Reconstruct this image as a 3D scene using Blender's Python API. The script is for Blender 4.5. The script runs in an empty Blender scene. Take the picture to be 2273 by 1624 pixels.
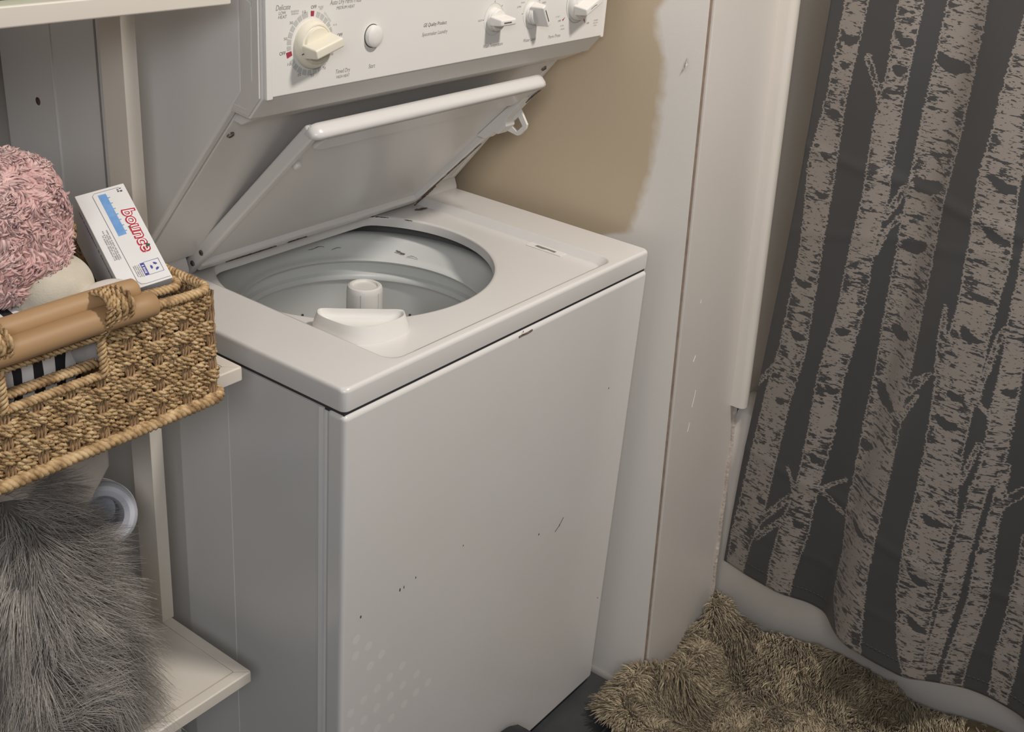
import bpy, bmesh, math, random
import numpy as np
from mathutils import Vector, Matrix

random.seed(7)
rng = np.random.default_rng(11)
R = math.radians
sc = bpy.context.scene
col = sc.collection

# ------------------------------------------------------------------ camera
cam_d = bpy.data.cameras.new('camera')
cam = bpy.data.objects.new('camera', cam_d)
col.objects.link(cam)
cam.location = (-0.8523, -0.8288, 1.5196)
cam.rotation_euler = (R(63.5461), R(-4.4463), R(-52.7753))
cam_d.sensor_width = 36.0
cam_d.sensor_fit = 'HORIZONTAL'
cam_d.lens = 2564.5 * 36.0 / 2273.0
cam_d.clip_start = 0.02
sc.camera = cam

# ------------------------------------------------------------------ world, lights, exposure
world = bpy.data.worlds.new('world')
world.use_nodes = True
world.node_tree.nodes['Background'].inputs[0].default_value = (0.75, 0.82, 1.0, 1)
world.node_tree.nodes['Background'].inputs[1].default_value = 0.05
sc.world = world


def area_light(name, loc, size, power, color, rot=(0, 0, 0), shape='DISK', size_y=None):
    d = bpy.data.lights.new(name, 'AREA')
    d.shape = shape
    d.size = size
    if size_y:
        d.size_y = size_y
    d.energy = power
    d.color = color
    o = bpy.data.objects.new(name, d)
    o.location = loc
    o.rotation_euler = rot
    col.objects.link(o)
    return o


area_light('ceiling_lamp_light', (0.42, -0.84, 2.36), 0.20, 24.0, (1.0, 0.93, 0.86))
area_light('fill_light', (-1.50, -1.40, 1.98), 0.9, 16.0, (0.94, 0.965, 1.0), rot=(R(72), 0, R(-52)), shape='RECTANGLE', size_y=0.45)  # added cool fill behind the camera to lift shaded faces, no real fixture

sc.view_settings.view_transform = 'Standard'
sc.view_settings.look = 'None'
sc.view_settings.exposure = 0.0
sc.view_settings.gamma = 1.0
sc.view_settings.use_curve_mapping = False


# ------------------------------------------------------------------ helpers
def srgb(r, g, b):
    def f(c):
        c /= 255.0
        return c / 12.92 if c <= 0.04045 else ((c + 0.055) / 1.055) ** 2.4
    return (f(r), f(g), f(b), 1.0)


MATS = {}


def mat(name, color, rough=0.5, metal=0.0, var=None, bump=None, coat=0.0, sheen=0.0, spec=0.5):
    """var = (second colour, noise scale, contrast); bump = (noise scale, strength, distance)"""
    if name in MATS:
        return MATS[name]
    m = bpy.data.materials.new(name)
    m.use_nodes = True
    nt = m.node_tree
    b = nt.nodes['Principled BSDF']
    b.inputs['Base Color'].default_value = color
    b.inputs['Roughness'].default_value = rough
    b.inputs['Metallic'].default_value = metal
    b.inputs['Coat Weight'].default_value = coat
    b.inputs['Coat Roughness'].default_value = 0.15
    b.inputs['Sheen Weight'].default_value = sheen
    b.inputs['Specular IOR Level'].default_value = spec
    if var or bump:
        tc = nt.nodes.new('ShaderNodeTexCoord')
    if var:
        n = nt.nodes.new('ShaderNodeTexNoise')
        n.inputs['Scale'].default_value = var[1]
        n.inputs['Detail'].default_value = 5
        nt.links.new(tc.outputs['Object'], n.inputs['Vector'])
        rp = nt.nodes.new('ShaderNodeValToRGB')
        rp.color_ramp.elements[0].position = 0.5 - var[2]
        rp.color_ramp.elements[1].position = 0.5 + var[2]
        rp.color_ramp.elements[0].color = color
        rp.color_ramp.elements[1].color = var[0]
        nt.links.new(n.outputs['Fac'], rp.inputs['Fac'])
        nt.links.new(rp.outputs['Color'], b.inputs['Base Color'])
    if bump:
        n2 = nt.nodes.new('ShaderNodeTexNoise')
        n2.inputs['Scale'].default_value = bump[0]
        n2.inputs['Detail'].default_value = 4
        nt.links.new(tc.outputs['Object'], n2.inputs['Vector'])
        bp = nt.nodes.new('ShaderNodeBump')
        bp.inputs['Strength'].default_value = bump[1]
        bp.inputs['Distance'].default_value = bump[2]
        nt.links.new(n2.outputs['Fac'], bp.inputs['Height'])
        nt.links.new(bp.outputs['Normal'], b.inputs['Normal'])
    MATS[name] = m
    return m


def tint_mat(name, c0, c1, rough=0.7, sheen=0.3, spec=0.25):
    """fibre material: per-strand float attribute 'tint' mixes two colours"""
    m = bpy.data.materials.new(name)
    m.use_nodes = True
    nt = m.node_tree
    b = nt.nodes['Principled BSDF']
    a = nt.nodes.new('ShaderNodeAttribute')
    a.attribute_name = 'tint'
    rp = nt.nodes.new('ShaderNodeValToRGB')
    rp.color_ramp.elements[0].color = c0
    rp.color_ramp.elements[1].color = c1
    nt.links.new(a.outputs['Fac'], rp.inputs['Fac'])
    nt.links.new(rp.outputs['Color'], b.inputs['Base Color'])
    b.inputs['Roughness'].default_value = rough
    b.inputs['Sheen Weight'].default_value = sheen
    b.inputs['Specular IOR Level'].default_value = spec
    return m


def tag(o, label=None, cat=None, group=None, kind=None):
    if label:
        o['label'] = label
    if cat:
        o['category'] = cat
    if group:
        o['group'] = group
    if kind:
        o['kind'] = kind
    return o


ORIGIN = {}


def thing(name, label, cat, loc, group=None):
    o = bpy.data.objects.new(name, None)
    o.empty_display_size = 0.05
    col.objects.link(o)
    o.location = loc
    ORIGIN[o] = Vector(loc)
    return tag(o, label, cat, group)


def link(name, me, material, parent=None, origin=None, label=None):
    """me is in world coordinates; re-origin it to its thing"""
    o = bpy.data.objects.new(name, me)
    col.objects.link(o)
    if parent is not None:
        off = ORIGIN[parent]
        o.parent = parent
        ORIGIN[o] = off
    else:
        off = Vector(origin or (0, 0, 0))
        o.location = off
        ORIGIN[o] = off
    me.transform(Matrix.Translation(-off))
    if material is not None:
        me.materials.append(material)
    if label:
        o['label'] = label
    return o


class MB:
    def __init__(self):
        self.v = []
        self.f = []

    def add(self, vs, fs):
        n = len(self.v)
        self.v.extend([tuple(p) for p in vs])
        self.f.extend([tuple(i + n for i in f) for f in fs])
        return self

    def box(self, x0, x1, y0, y1, z0, z1):
        vs = [(x, y, z) for z in (z0, z1) for y in (y0, y1) for x in (x0, x1)]
        fs = [(0, 2, 3, 1), (4, 5, 7, 6), (0, 1, 5, 4), (2, 6, 7, 3), (0, 4, 6, 2), (1, 3, 7, 5)]
        return self.add(vs, fs)

    def obox(self, c, ax, h):
        c = Vector(c)
        a = [Vector(q) for q in ax]
        vs = [c + a[0] * (h[0] * i) + a[1] * (h[1] * j) + a[2] * (h[2] * k)
              for k in (-1, 1) for j in (-1, 1) for i in (-1, 1)]
        fs = [(0, 2, 3, 1), (4, 5, 7, 6), (0, 1, 5, 4), (2, 6, 7, 3), (0, 4, 6, 2), (1, 3, 7, 5)]
        return self.add(vs, fs)

    def prism(self, poly, fn, a0, a1):
        """poly: 2-D points, fn(p, q, a) -> world point"""
        n = len(poly)
        vs = [fn(p, q, a0) for p, q in poly] + [fn(p, q, a1) for p, q in poly]
        fs = [tuple(range(n))[::-1], tuple(range(n, 2 * n))]
        fs += [(i, (i + 1) % n, n + (i + 1) % n, n + i) for i in range(n)]
        return self.add(vs, fs)

    def lathe(self, prof, fn, seg=48, closed=False):
        """prof: (r, h); fn(a, b, h) -> world point with a, b in the turning plane"""
        vs, fs = [], []
        m = len(prof)
        for k in range(seg):
            t = 2 * math.pi * k / seg
            for r, h in prof:
                vs.append(fn(r * math.cos(t), r * math.sin(t), h))
        for k in range(seg):
            for j in range(m - 1 if not closed else m):
                a = k * m + j
                b = k * m + (j + 1) % m
                c = ((k + 1) % seg) * m + (j + 1) % m
                d = ((k + 1) % seg) * m + j
                fs.append((a, b, c, d))
        return self.add(vs, fs)

    def tube(self, path, r, sides=8, caps=True):
        P = np.array(path, float)
        n = len(P)
        rr = np.full(n, r) if np.isscalar(r) else np.array(r)
        T = np.gradient(P, axis=0)
        T /= np.linalg.norm(T, axis=1)[:, None] + 1e-12
        up = np.array([0, 0, 1.0]) if abs(T[0][2]) < 0.9 else np.array([1.0, 0, 0])
        N = np.zeros_like(P)
        N[0] = np.cross(T[0], up)
        N[0] /= np.linalg.norm(N[0])
        for i in range(1, n):
            q = N[i - 1] - T[i] * (N[i - 1] @ T[i])
            N[i] = q / (np.linalg.norm(q) + 1e-12)
        B = np.cross(T, N)
        a = np.arange(sides) * 2 * math.pi / sides
        V = P[:, None] + rr[:, None, None] * (np.cos(a)[None, :, None] * N[:, None] + np.sin(a)[None, :, None] * B[:, None])
        fs = []
        for i in range(n - 1):
            for k in range(sides):
                fs.append((i * sides + k, i * sides + (k + 1) % sides, (i + 1) * sides + (k + 1) % sides, (i + 1) * sides + k))
        if caps:
            fs.append(tuple(range(sides))[::-1])
            fs.append(tuple(range((n - 1) * sides, n * sides)))
        return self.add(V.reshape(-1, 3).tolist(), fs)

    def mesh(self, name, smooth=True, bevel=None, angle=35):
        me = bpy.data.meshes.new(name)
        me.from_pydata(self.v, [], self.f)
        bm = bmesh.new()
        bm.from_mesh(me)
        bmesh.ops.recalc_face_normals(bm, faces=bm.faces)
        if bevel:
            es = [e for e in bm.edges if len(e.link_faces) == 2 and e.calc_face_angle(0) > R(25)]
            bmesh.ops.bevel(bm, geom=es, offset=bevel[0], segments=bevel[1], profile=0.5, affect='EDGES', clamp_overlap=True)
        bm.to_mesh(me)
        bm.free()
        if smooth:
            me.polygons.foreach_set('use_smooth', [True] * len(me.polygons))
            me.set_sharp_from_angle(angle=R(angle))
        me.update()
        return me

    def build(self, name, material, parent=None, smooth=True, bevel=None, origin=None, label=None, angle=35):
        o = link(name, self.mesh(name, smooth, bevel, angle), material, parent, origin, label)
        if bevel and smooth:
            w = o.modifiers.new('weighted', 'WEIGHTED_NORMAL')
            w.weight = 100
            w.keep_sharp = True
        return o


def yz(p, q, a):
    return (a, p, q)


def xz(p, q, a):
    return (p, a, q)


def xy(p, q, a):
    return (p, q, a)


def text(body, cx, cz, w, h, frame, material, parent, name='lettering', shear=0.0, bold=False, depth=0.0, offset=0.0):
    """flat lettering stretched to w x h about (cx, cz); frame(a, b) -> world"""
    cu = bpy.data.curves.new('t', 'FONT')
    cu.body = body
    cu.align_x = 'CENTER'
    cu.shear = shear
    cu.resolution_u = 3
    cu.offset = offset
    if bold:
        cu.offset = 0.02
    ob = bpy.data.objects.new('t', cu)
    col.objects.link(ob)
    me = bpy.data.meshes.new_from_object(ob)
    bpy.data.objects.remove(ob)
    n = len(me.vertices)
    if n == 0:
        return None
    co = np.zeros(n * 3)
    me.vertices.foreach_get('co', co)
    co = co.reshape(-1, 3)
    lo, hi = co.min(0), co.max(0)
    a = (co[:, 0] - (lo[0] + hi[0]) / 2) * (w / max(hi[0] - lo[0], 1e-6)) + cx
    b = (co[:, 1] - (lo[1] + hi[1]) / 2) * (h / max(hi[1] - lo[1], 1e-6)) + cz
    out = np.array([frame(p, q) for p, q in zip(a, b)])
    me.vertices.foreach_set('co', out.ravel())
    me.update()
    me.name = name
    return link(name, me, material, parent)


def fine_print(cx, cz, w, h, frame, material, parent, seed=0):
    """print too small to read: a row of short bars"""
    r = random.Random(seed)
    mb = MB()
    x = -w / 2
    while x < w / 2 - h * 0.2:
        b = min(h * r.uniform(0.25, 0.8), w / 2 - x)
        hh = h * r.uniform(0.35, 0.5)
        mb.add([frame(cx + x, cz - hh), frame(cx + x + b, cz - hh), frame(cx + x + b, cz + hh), frame(cx + x, cz + hh)], [(0, 1, 2, 3)])
        x += b + h * (0.25 if r.random() > 0.2 else 0.7)
    return mb.build('fine_print', material, parent, smooth=False)


def raw_mesh(name, V, F, smooth=True):
    """V (n,3), F (m,k) arrays"""
    me = bpy.data.meshes.new(name)
    V = np.ascontiguousarray(V, dtype=np.float32)
    F = np.ascontiguousarray(F, dtype=np.int32)
    k = F.shape[1]
    me.vertices.add(len(V))
    me.vertices.foreach_set('co', V.ravel())
    me.loops.add(F.size)
    me.loops.foreach_set('vertex_index', F.ravel())
    me.polygons.add(len(F))
    me.polygons.foreach_set('loop_start', np.arange(0, F.size, k, dtype=np.int32))
    me.polygons.foreach_set('use_smooth', np.ones(len(F), dtype=bool) if smooth else np.zeros(len(F), dtype=bool))
    me.update(calc_edges=True)
    return me


def unit(a):
    return a / (np.linalg.norm(a, axis=-1, keepdims=True) + 1e-12)


def strand_mesh(name, roots, dirs, lens, rad, nseg, bend, tint, curl=0.0, curl_turns=1.0, taper=0.78, tpow=1.5):
    n = len(roots)
    t = np.linspace(0, 1, nseg + 1)
    d = unit(dirs)
    rnd = unit(rng.normal(size=(n, 3)))
    n1 = unit(np.cross(d, rnd))
    n2 = np.cross(d, n1)
    P = roots[:, None] + d[:, None] * (lens[:, None] * t)[..., None] + bend[:, None] * (lens[:, None] * t ** 2)[..., None]
    if curl:
        ph = rng.uniform(0, 6.28, n)[:, None] + t[None] * 6.28 * curl_turns
        amp = curl * (lens[:, None] * t[None])
        P = P + n1[:, None] * (amp * np.cos(ph))[..., None] + n2[:, None] * (amp * np.sin(ph))[..., None]
    rr = (np.full(n, rad) if np.isscalar(rad) else rad)[:, None] * (1.0 - taper * t[None] ** tpow)
    V = []
    for k in range(3):
        a = 2 * math.pi * k / 3
        V.append(P + (n1[:, None] * math.cos(a) + n2[:, None] * math.sin(a)) * rr[..., None])
    V = np.stack(V, axis=2)
    idx = np.arange(n * (nseg + 1) * 3).reshape(n, nseg + 1, 3)
    F = []
    for s in range(nseg):
        for k in range(3):
            k2 = (k + 1) % 3
            F.append(np.stack([idx[:, s, k], idx[:, s, k2], idx[:, s + 1, k2], idx[:, s + 1, k]], axis=1))
    F = np.concatenate(F)
    me = raw_mesh(name, V.reshape(-1, 3), F)
    at = me.attributes.new('tint', 'FLOAT', 'POINT')
    tt = np.repeat(tint[:, None], (nseg + 1) * 3, axis=1)
    at.data.foreach_set('value', tt.ravel().astype(np.float32))
    return me


def fbm(P, scale, seed=0, octaves=3):
    """cheap smooth value noise from sums of sines"""
    r = np.random.default_rng(seed)
    out = np.zeros(len(P))
    amp = 1.0
    s = scale
    for o in range(octaves):
        for k in range(4):
            w = unit(r.normal(size=3)) * s * r.uniform(0.7, 1.3)
            out += amp * np.sin(P @ w + r.uniform(0, 6.28)) / 4
        amp *= 0.55
        s *= 2.1
    return out


def blob(name, c, rad, power, noise, material, parent=None, nu=56, nv=40, seed=0, nscale=40, origin=None, label=None):
    """lumpy superellipsoid; returns object and (points, normals) for strands"""
    u = np.linspace(0, 2 * np.pi, nu, endpoint=False)
    v = np.linspace(-np.pi / 2 + 0.02, np.pi / 2 - 0.02, nv)
    U, Vv = np.meshgrid(u, v)
    f = lambda x: np.sign(x) * np.abs(x) ** (2.0 / power)
    X = np.stack([f(np.cos(Vv)) * f(np.cos(U)), f(np.cos(Vv)) * f(np.sin(U)), f(np.sin(Vv))], -1).reshape(-1, 3)
    P = X * np.array(rad)
    P = P * (1 + noise * fbm(P + np.array(c), nscale, seed))[:, None] + np.array(c)
    F = []
    for j in range(nv - 1):
        for i in range(nu):
            F.append((j * nu + i, j * nu + (i + 1) % nu, (j + 1) * nu + (i + 1) % nu, (j + 1) * nu + i))
    F = [list(q) for q in F]
    mb = MB().add(P.tolist(), F)
    mb.f.append(tuple(range(nu))[::-1])
    mb.f.append(tuple(range((nv - 1) * nu, nv * nu)))
    o = mb.build(name, material, parent, origin=origin, label=label, angle=80)
    return o


def sample_surface(me, n, keep=None):
    """random points + normals on a mesh (mesh coordinates)"""
    me.calc_loop_triangles()
    tl = np.zeros(len(me.loop_triangles) * 3, dtype=np.int32)
    me.loop_triangles.foreach_get('vertices', tl)
    tl = tl.reshape(-1, 3)
    co = np.zeros(len(me.vertices) * 3)
    me.vertices.foreach_get('co', co)
    co = co.reshape(-1, 3)
    A, B, C = co[tl[:, 0]], co[tl[:, 1]], co[tl[:, 2]]
    cr = np.cross(B - A, C - A)
    ar = np.linalg.norm(cr, axis=1)
    w = ar.copy()
    if keep is not None:
        w *= keep((A + B + C) / 3, unit(cr))
    idx = rng.choice(len(tl), n, p=w / w.sum())
    r1, r2 = np.sqrt(rng.random(n)), rng.random(n)
    P = A[idx] * (1 - r1)[:, None] + B[idx] * (r1 * (1 - r2))[:, None] + C[idx] * (r1 * r2)[:, None]
    return P, unit(cr[idx])


# ------------------------------------------------------------------ materials
ENAMEL = mat('white_enamel', srgb(226, 223, 220), 0.30, var=(srgb(220, 217, 213), 3.0, 0.3), coat=0.25)
ENAMEL_IN = mat('tub_enamel', srgb(226, 227, 224), 0.35, var=(srgb(216, 217, 214), 6, 0.3), coat=0.2)
PLASTIC_W = mat('white_plastic', srgb(232, 229, 224), 0.38, var=(srgb(226, 223, 217), 5, 0.3))
IVORY = mat('ivory_plastic', srgb(232, 226, 208), 0.35, var=(srgb(226, 219, 200), 8, 0.3))
SHELF = mat('shelf_paint', srgb(228, 220, 208), 0.42, var=(srgb(222, 213, 200), 6, 0.3))
INK = mat('grey_ink', srgb(146, 142, 140), 0.6)
INK_D = mat('dark_ink', srgb(92, 90, 90), 0.6)
INK_L = mat('pale_grey_ink', srgb(190, 190, 186), 0.6)
RED = mat('red_ink', srgb(164, 58, 78), 0.5)
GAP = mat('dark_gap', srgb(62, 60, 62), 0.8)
STEEL = mat('steel', srgb(150, 148, 145), 0.35, 0.9, var=(srgb(120, 116, 112), 60, 0.3))
RUST = mat('rust', srgb(66, 46, 38), 0.85, var=(srgb(112, 92, 82), 160, 0.12), bump=(400, 0.6, 0.001))

# measured layout data (metres)
TRUNKS=[
[(1.276, -0.161, 0.0199), (1.123, -0.159, 0.0178), (1.014, -0.157, 0.0263), (0.876, -0.168, 0.0213), (0.691, -0.171, 0.0265), (0.587, -0.16, 0.0267), (0.444, -0.156, 0.0279), (0.331, -0.152, 0.0288), (0.273, -0.143, 0.0245), (0.188, -0.142, 0.019)] ,
[(1.29, -0.245, 0.0196), (1.193, -0.249, 0.0171), (1.092, -0.249, 0.0203), (0.985, -0.257, 0.0204), (0.895, -0.254, 0.0202), (0.785, -0.258, 0.022), (0.658, -0.249, 0.0232), (0.56, -0.254, 0.0233), (0.456, -0.252, 0.02), (0.403, -0.249, 0.022), (0.349, -0.245, 0.0275), (0.256, -0.238, 0.0252), (0.186, -0.24, 0.0237)] ,
[(1.302, -0.327, 0.031), (1.208, -0.331, 0.0337), (1.109, -0.333, 0.0349), (1.004, -0.335, 0.0334), (0.91, -0.341, 0.0346), (0.814, -0.347, 0.036), (0.699, -0.354, 0.0353), (0.609, -0.359, 0.0389), (0.484, -0.365, 0.0381), (0.437, -0.366, 0.0386), (0.346, -0.375, 0.0343), (0.253, -0.384, 0.0388), (0.189, -0.411, 0.0248)] ,
[(1.324, -0.442, 0.0258), (1.257, -0.439, 0.0264), (1.187, -0.438, 0.0269), (1.141, -0.441, 0.0278), (1.068, -0.442, 0.0308), (0.966, -0.456, 0.0325), (0.868, -0.462, 0.0293), (0.756, -0.462, 0.034), (0.641, -0.472, 0.0307), (0.522, -0.485, 0.0359), (0.478, -0.484, 0.035), (0.354, -0.494, 0.0318), (0.261, -0.509, 0.0246), (0.19, -0.531, 0.0167)] ,
[(1.30, -0.492, 0.02), (0.991, -0.517, 0.0171), (0.888, -0.523, 0.0149), (0.808, -0.532, 0.0152), (0.724, -0.539, 0.0176), (0.636, -0.546, 0.0162), (0.589, -0.538, 0.0123), (0.499, -0.539, 0.0125), (0.372, -0.543, 0.0122), (0.222, -0.547, 0.01)] ,
[(0.632, -0.564, 0.007), (0.565, -0.568, 0.0078), (0.474, -0.573, 0.0128), (0.381, -0.583, 0.0154), (0.246, -0.581, 0.0171), (0.201, -0.584, 0.0166)] ,
[(0.518, -0.63, 0.0153), (0.465, -0.635, 0.0136), (0.373, -0.644, 0.0158), (0.277, -0.652, 0.0194), (0.206, -0.658, 0.0164)] ,
]
BRANCHES=[
[(-0.198, 1.198, 0.0055), (-0.227, 1.148, 0.0047), (-0.241, 1.111, 0.0039)] ,
[(-0.297, 1.013, 0.0062), (-0.278, 0.959, 0.0047)] ,
[(-0.302, 0.968, 0.0047), (-0.284, 0.937, 0.0039), (-0.278, 0.901, 0.0031)] ,
[(-0.422, 0.754, 0.0023), (-0.403, 0.728, 0.0086), (-0.384, 0.692, 0.007)] ,
[(-0.411, 0.711, 0.0023), (-0.387, 0.648, 0.007)] ,
[(-0.415, 0.867, 0.0023), (-0.422, 0.821, 0.007), (-0.436, 0.757, 0.0109)] ,
[(-0.138, 0.637, 0.0047), (-0.107, 0.579, 0.0039)] ,
[(-0.274, 0.442, 0.0047), (-0.224, 0.408, 0.0055), (-0.163, 0.31, 0.0062)] ,
[(-0.264, 0.408, 0.0047), (-0.222, 0.36, 0.0047), (-0.177, 0.294, 0.0055)] ,
[(-0.273, 0.446, 0.0039), (-0.297, 0.43, 0.0047), (-0.323, 0.416, 0.0039)] ,
[(-0.273, 0.446, 0.0039), (-0.315, 0.482, 0.0031)] ,
[(-0.23, 0.424, 0.0047), (-0.22, 0.448, 0.0031), (-0.209, 0.466, 0.0023)] ,
[(-0.598, 0.6, 0.0086), (-0.57, 0.563, 0.0086), (-0.572, 0.529, 0.007)] ,
[(-0.526, 0.894, 0.0047), (-0.505, 0.847, 0.0055), (-0.498, 0.76, 0.0047), (-0.5, 0.735, 0.0039)] ,
[(-0.5, 0.735, 0.0039), (-0.524, 0.718, 0.0039), (-0.556, 0.638, 0.0039)] ,
[(-0.52, 0.667, 0.0039), (-0.51, 0.596, 0.0055)] ,
]
KNOTS=[
(-0.326, 1.211, 0.0312, 0.011, 0.1),(-0.334, 1.027, 0.0296, 0.0119, -0.1),(-0.348, 0.784, 0.0203, 0.011, 0.1),(-0.349, 0.667, 0.0281, 0.0119, 0.6),(-0.449, 1.067, 0.0296, 0.0076, 0.25),(-0.163, 1.218, 0.0172, 0.0076, 0),(-0.163, 1.179, 0.0101, 0.0059, 0),(-0.252, 1.231, 0.014, 0.0076, 0.2),(-0.251, 1.189, 0.0125, 0.0085, 0),(-0.366, 0.419, 0.0218, 0.0076, 0.3),(-0.491, 0.394, 0.0203, 0.0076, 0.3),(-0.507, 0.308, 0.0234, 0.0076, 0.5),(-0.484, 0.508, 0.0218, 0.0076, 0.2),(-0.462, 0.895, 0.0265, 0.0059, 0.1),(-0.459, 0.991, 0.0281, 0.0076, 0.4),(-0.159, 1.101, 0.014, 0.0068, 0.1),(-0.162, 1.033, 0.0125, 0.0059, 0),(-0.167, 0.968, 0.0156, 0.0059, 0),(-0.166, 0.81, 0.0172, 0.0068, 0),(-0.175, 0.715, 0.0156, 0.0076, 0.1),(-0.253, 0.753, 0.014, 0.0076, 0),(-0.256, 0.642, 0.014, 0.0076, 0.3),(-0.255, 0.503, 0.0125, 0.0085, 0.4),(-0.166, 0.582, 0.0094, 0.0076, 0),(-0.334, 0.928, 0.025, 0.011, -0.2),(-0.336, 0.565, 0.0172, 0.0085, -0.3),(-0.429, 0.673, 0.0078, 0.0051, 0),(-0.544, 0.763, 0.0172, 0.0068, -0.2),(-0.466, 0.73, 0.014, 0.0076, 0),(-0.464, 0.681, 0.0203, 0.0085, 0.2),(-0.25, 0.36, 0.014, 0.0068, 0.4),(-0.17, 0.372, 0.0125, 0.0068, 0.2),(-0.461, 0.832, 0.0203, 0.0085, 0.5),(-0.284, 0.918, 0.0062, 0.0042, 0),]
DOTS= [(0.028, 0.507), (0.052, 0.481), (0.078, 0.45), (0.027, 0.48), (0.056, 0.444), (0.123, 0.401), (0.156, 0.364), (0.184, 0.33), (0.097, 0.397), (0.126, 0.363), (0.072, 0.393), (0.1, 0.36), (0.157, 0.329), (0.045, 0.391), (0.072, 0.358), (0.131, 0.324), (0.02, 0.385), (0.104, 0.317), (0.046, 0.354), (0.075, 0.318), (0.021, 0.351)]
SPECKS= [(0.246, 0.544), (0.143, 0.544), (0.111, 0.541), (0.119, 0.541), (0.035, 0.54), (0.444, 0.463), (0.666, 0.21), (0.503, 0.451), (0.607, 0.667), (0.349, 0.851)]

# ================================================================== the setting
WALL_W = mat('white_wall_paint', srgb(214, 208, 200), 0.55, var=(srgb(206, 200, 192), 2.5, 0.3), bump=(220, 0.08, 0.002))
WALL_C = mat('cool_grey_wall_paint', srgb(186, 192, 204), 0.6, var=(srgb(180, 186, 198), 2, 0.3))  # blue-grey tint on the unseen left wall, chosen to cool its bounce light
CEIL = mat('ceiling_paint', srgb(228, 226, 222), 0.7, var=(srgb(222, 220, 216), 2, 0.3))
GROUT = mat('grout', srgb(104, 103, 102), 0.85, var=(srgb(86, 85, 84), 40, 0.3))
SLATE = mat('slate_tile', srgb(50, 51, 53), 0.6, var=(srgb(66, 67, 69), 14, 0.25), bump=(60, 0.25, 0.002))
TRIM = mat('trim_paint', srgb(216, 210, 203), 0.36, var=(srgb(209, 203, 196), 4, 0.3), bump=(160, 0.05, 0.001))


def wall_edge(z):            # the stub wall by the tub is a little out of plumb
    return -0.094 + 0.0553 * z


def patch_wall_mat():
    """tan paint with a ragged border of white primer near the corner"""
    m = bpy.data.materials.new('tan_and_primer_paint')
    m.use_nodes = True
    nt = m.node_tree
    b = nt.nodes['Principled BSDF']
    b.inputs['Roughness'].default_value = 0.55
    tc = nt.nodes.new('ShaderNodeTexCoord')
    sp = nt.nodes.new('ShaderNodeSeparateXYZ')
    nt.links.new(tc.outputs['Object'], sp.inputs[0])
    # boundary of the primer along y as a curve of z
    cv = nt.nodes.new('ShaderNodeValToRGB')
    els = cv.color_ramp.elements
    pts = [(0.0, 0.60), (0.40, 0.60), (0.80, 0.30), (0.86, 0.145), (0.89, 0.062), (0.93, 0.046), (0.98, 0.036), (1.06, 0.034), (1.13, 0.033),
           (1.175, 0.036), (1.21, 0.054), (1.245, 0.056), (1.27, 0.045), (1.5, 0.03)]
    zmax = 1.6
    els[0].position = 0
    els[0].color = (0.60, 0.60, 0.60, 1)
    els[1].position = 1
    els[1].color = (0.03, 0.03, 0.03, 1)
    for z, y in pts[1:]:
        e = els.new(z / zmax)
        e.color = (y, y, y, 1)
    mz = nt.nodes.new('ShaderNodeMath')
    mz.operation = 'DIVIDE'
    mz.inputs[1].default_value = zmax
    nt.links.new(sp.outputs['Z'], mz.inputs[0])
    nt.links.new(mz.outputs[0], cv.inputs['Fac'])
    ns = nt.nodes.new('ShaderNodeTexNoise')
    ns.inputs['Scale'].default_value = 26
    ns.inputs['Detail'].default_value = 6
    nt.links.new(tc.outputs['Object'], ns.inputs['Vector'])
    a = nt.nodes.new('ShaderNodeMath')
    a.operation = 'MULTIPLY_ADD'
    a.inputs[1].default_value = 0.03
    a.inputs[2].default_value = -0.015
    nt.links.new(ns.outputs['Fac'], a.inputs[0])
    s1 = nt.nodes.new('ShaderNodeMath')
    s1.operation = 'SUBTRACT'
    nt.links.new(sp.outputs['Y'], s1.inputs[0])
    nt.links.new(cv.outputs['Color'], s1.inputs[1])
    s2 = nt.nodes.new('ShaderNodeMath')
    s2.operation = 'ADD'
    nt.links.new(s1.outputs[0], s2.inputs[0])
    nt.links.new(a.outputs[0], s2.inputs[1])
    mr = nt.nodes.new('ShaderNodeMapRange')
    mr.inputs['From Min'].default_value = -0.008
    mr.inputs['From Max'].default_value = 0.010
    nt.links.new(s2.outputs[0], mr.inputs['Value'])
    mx = nt.nodes.new('ShaderNodeMix')
    mx.data_type = 'RGBA'
    mx.inputs[6].default_value = srgb(232, 227, 220)
    mx.inputs[7].default_value = srgb(200, 182, 156)
    nt.links.new(mr.outputs[0], mx.inputs[0])
    nt.links.new(mx.outputs[2], b.inputs['Base Color'])
    bp = nt.nodes.new('ShaderNodeBump')
    bp.inputs['Strength'].default_value = 0.06
    bp.inputs['Distance'].default_value = 0.002
    n3 = nt.nodes.new('ShaderNodeTexNoise')
    n3.inputs['Scale'].default_value = 300
    nt.links.new(tc.outputs['Object'], n3.inputs['Vector'])
    nt.links.new(n3.outputs['Fac'], bp.inputs['Height'])
    nt.links.new(bp.outputs['Normal'], b.inputs['Normal'])
    return m


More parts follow.
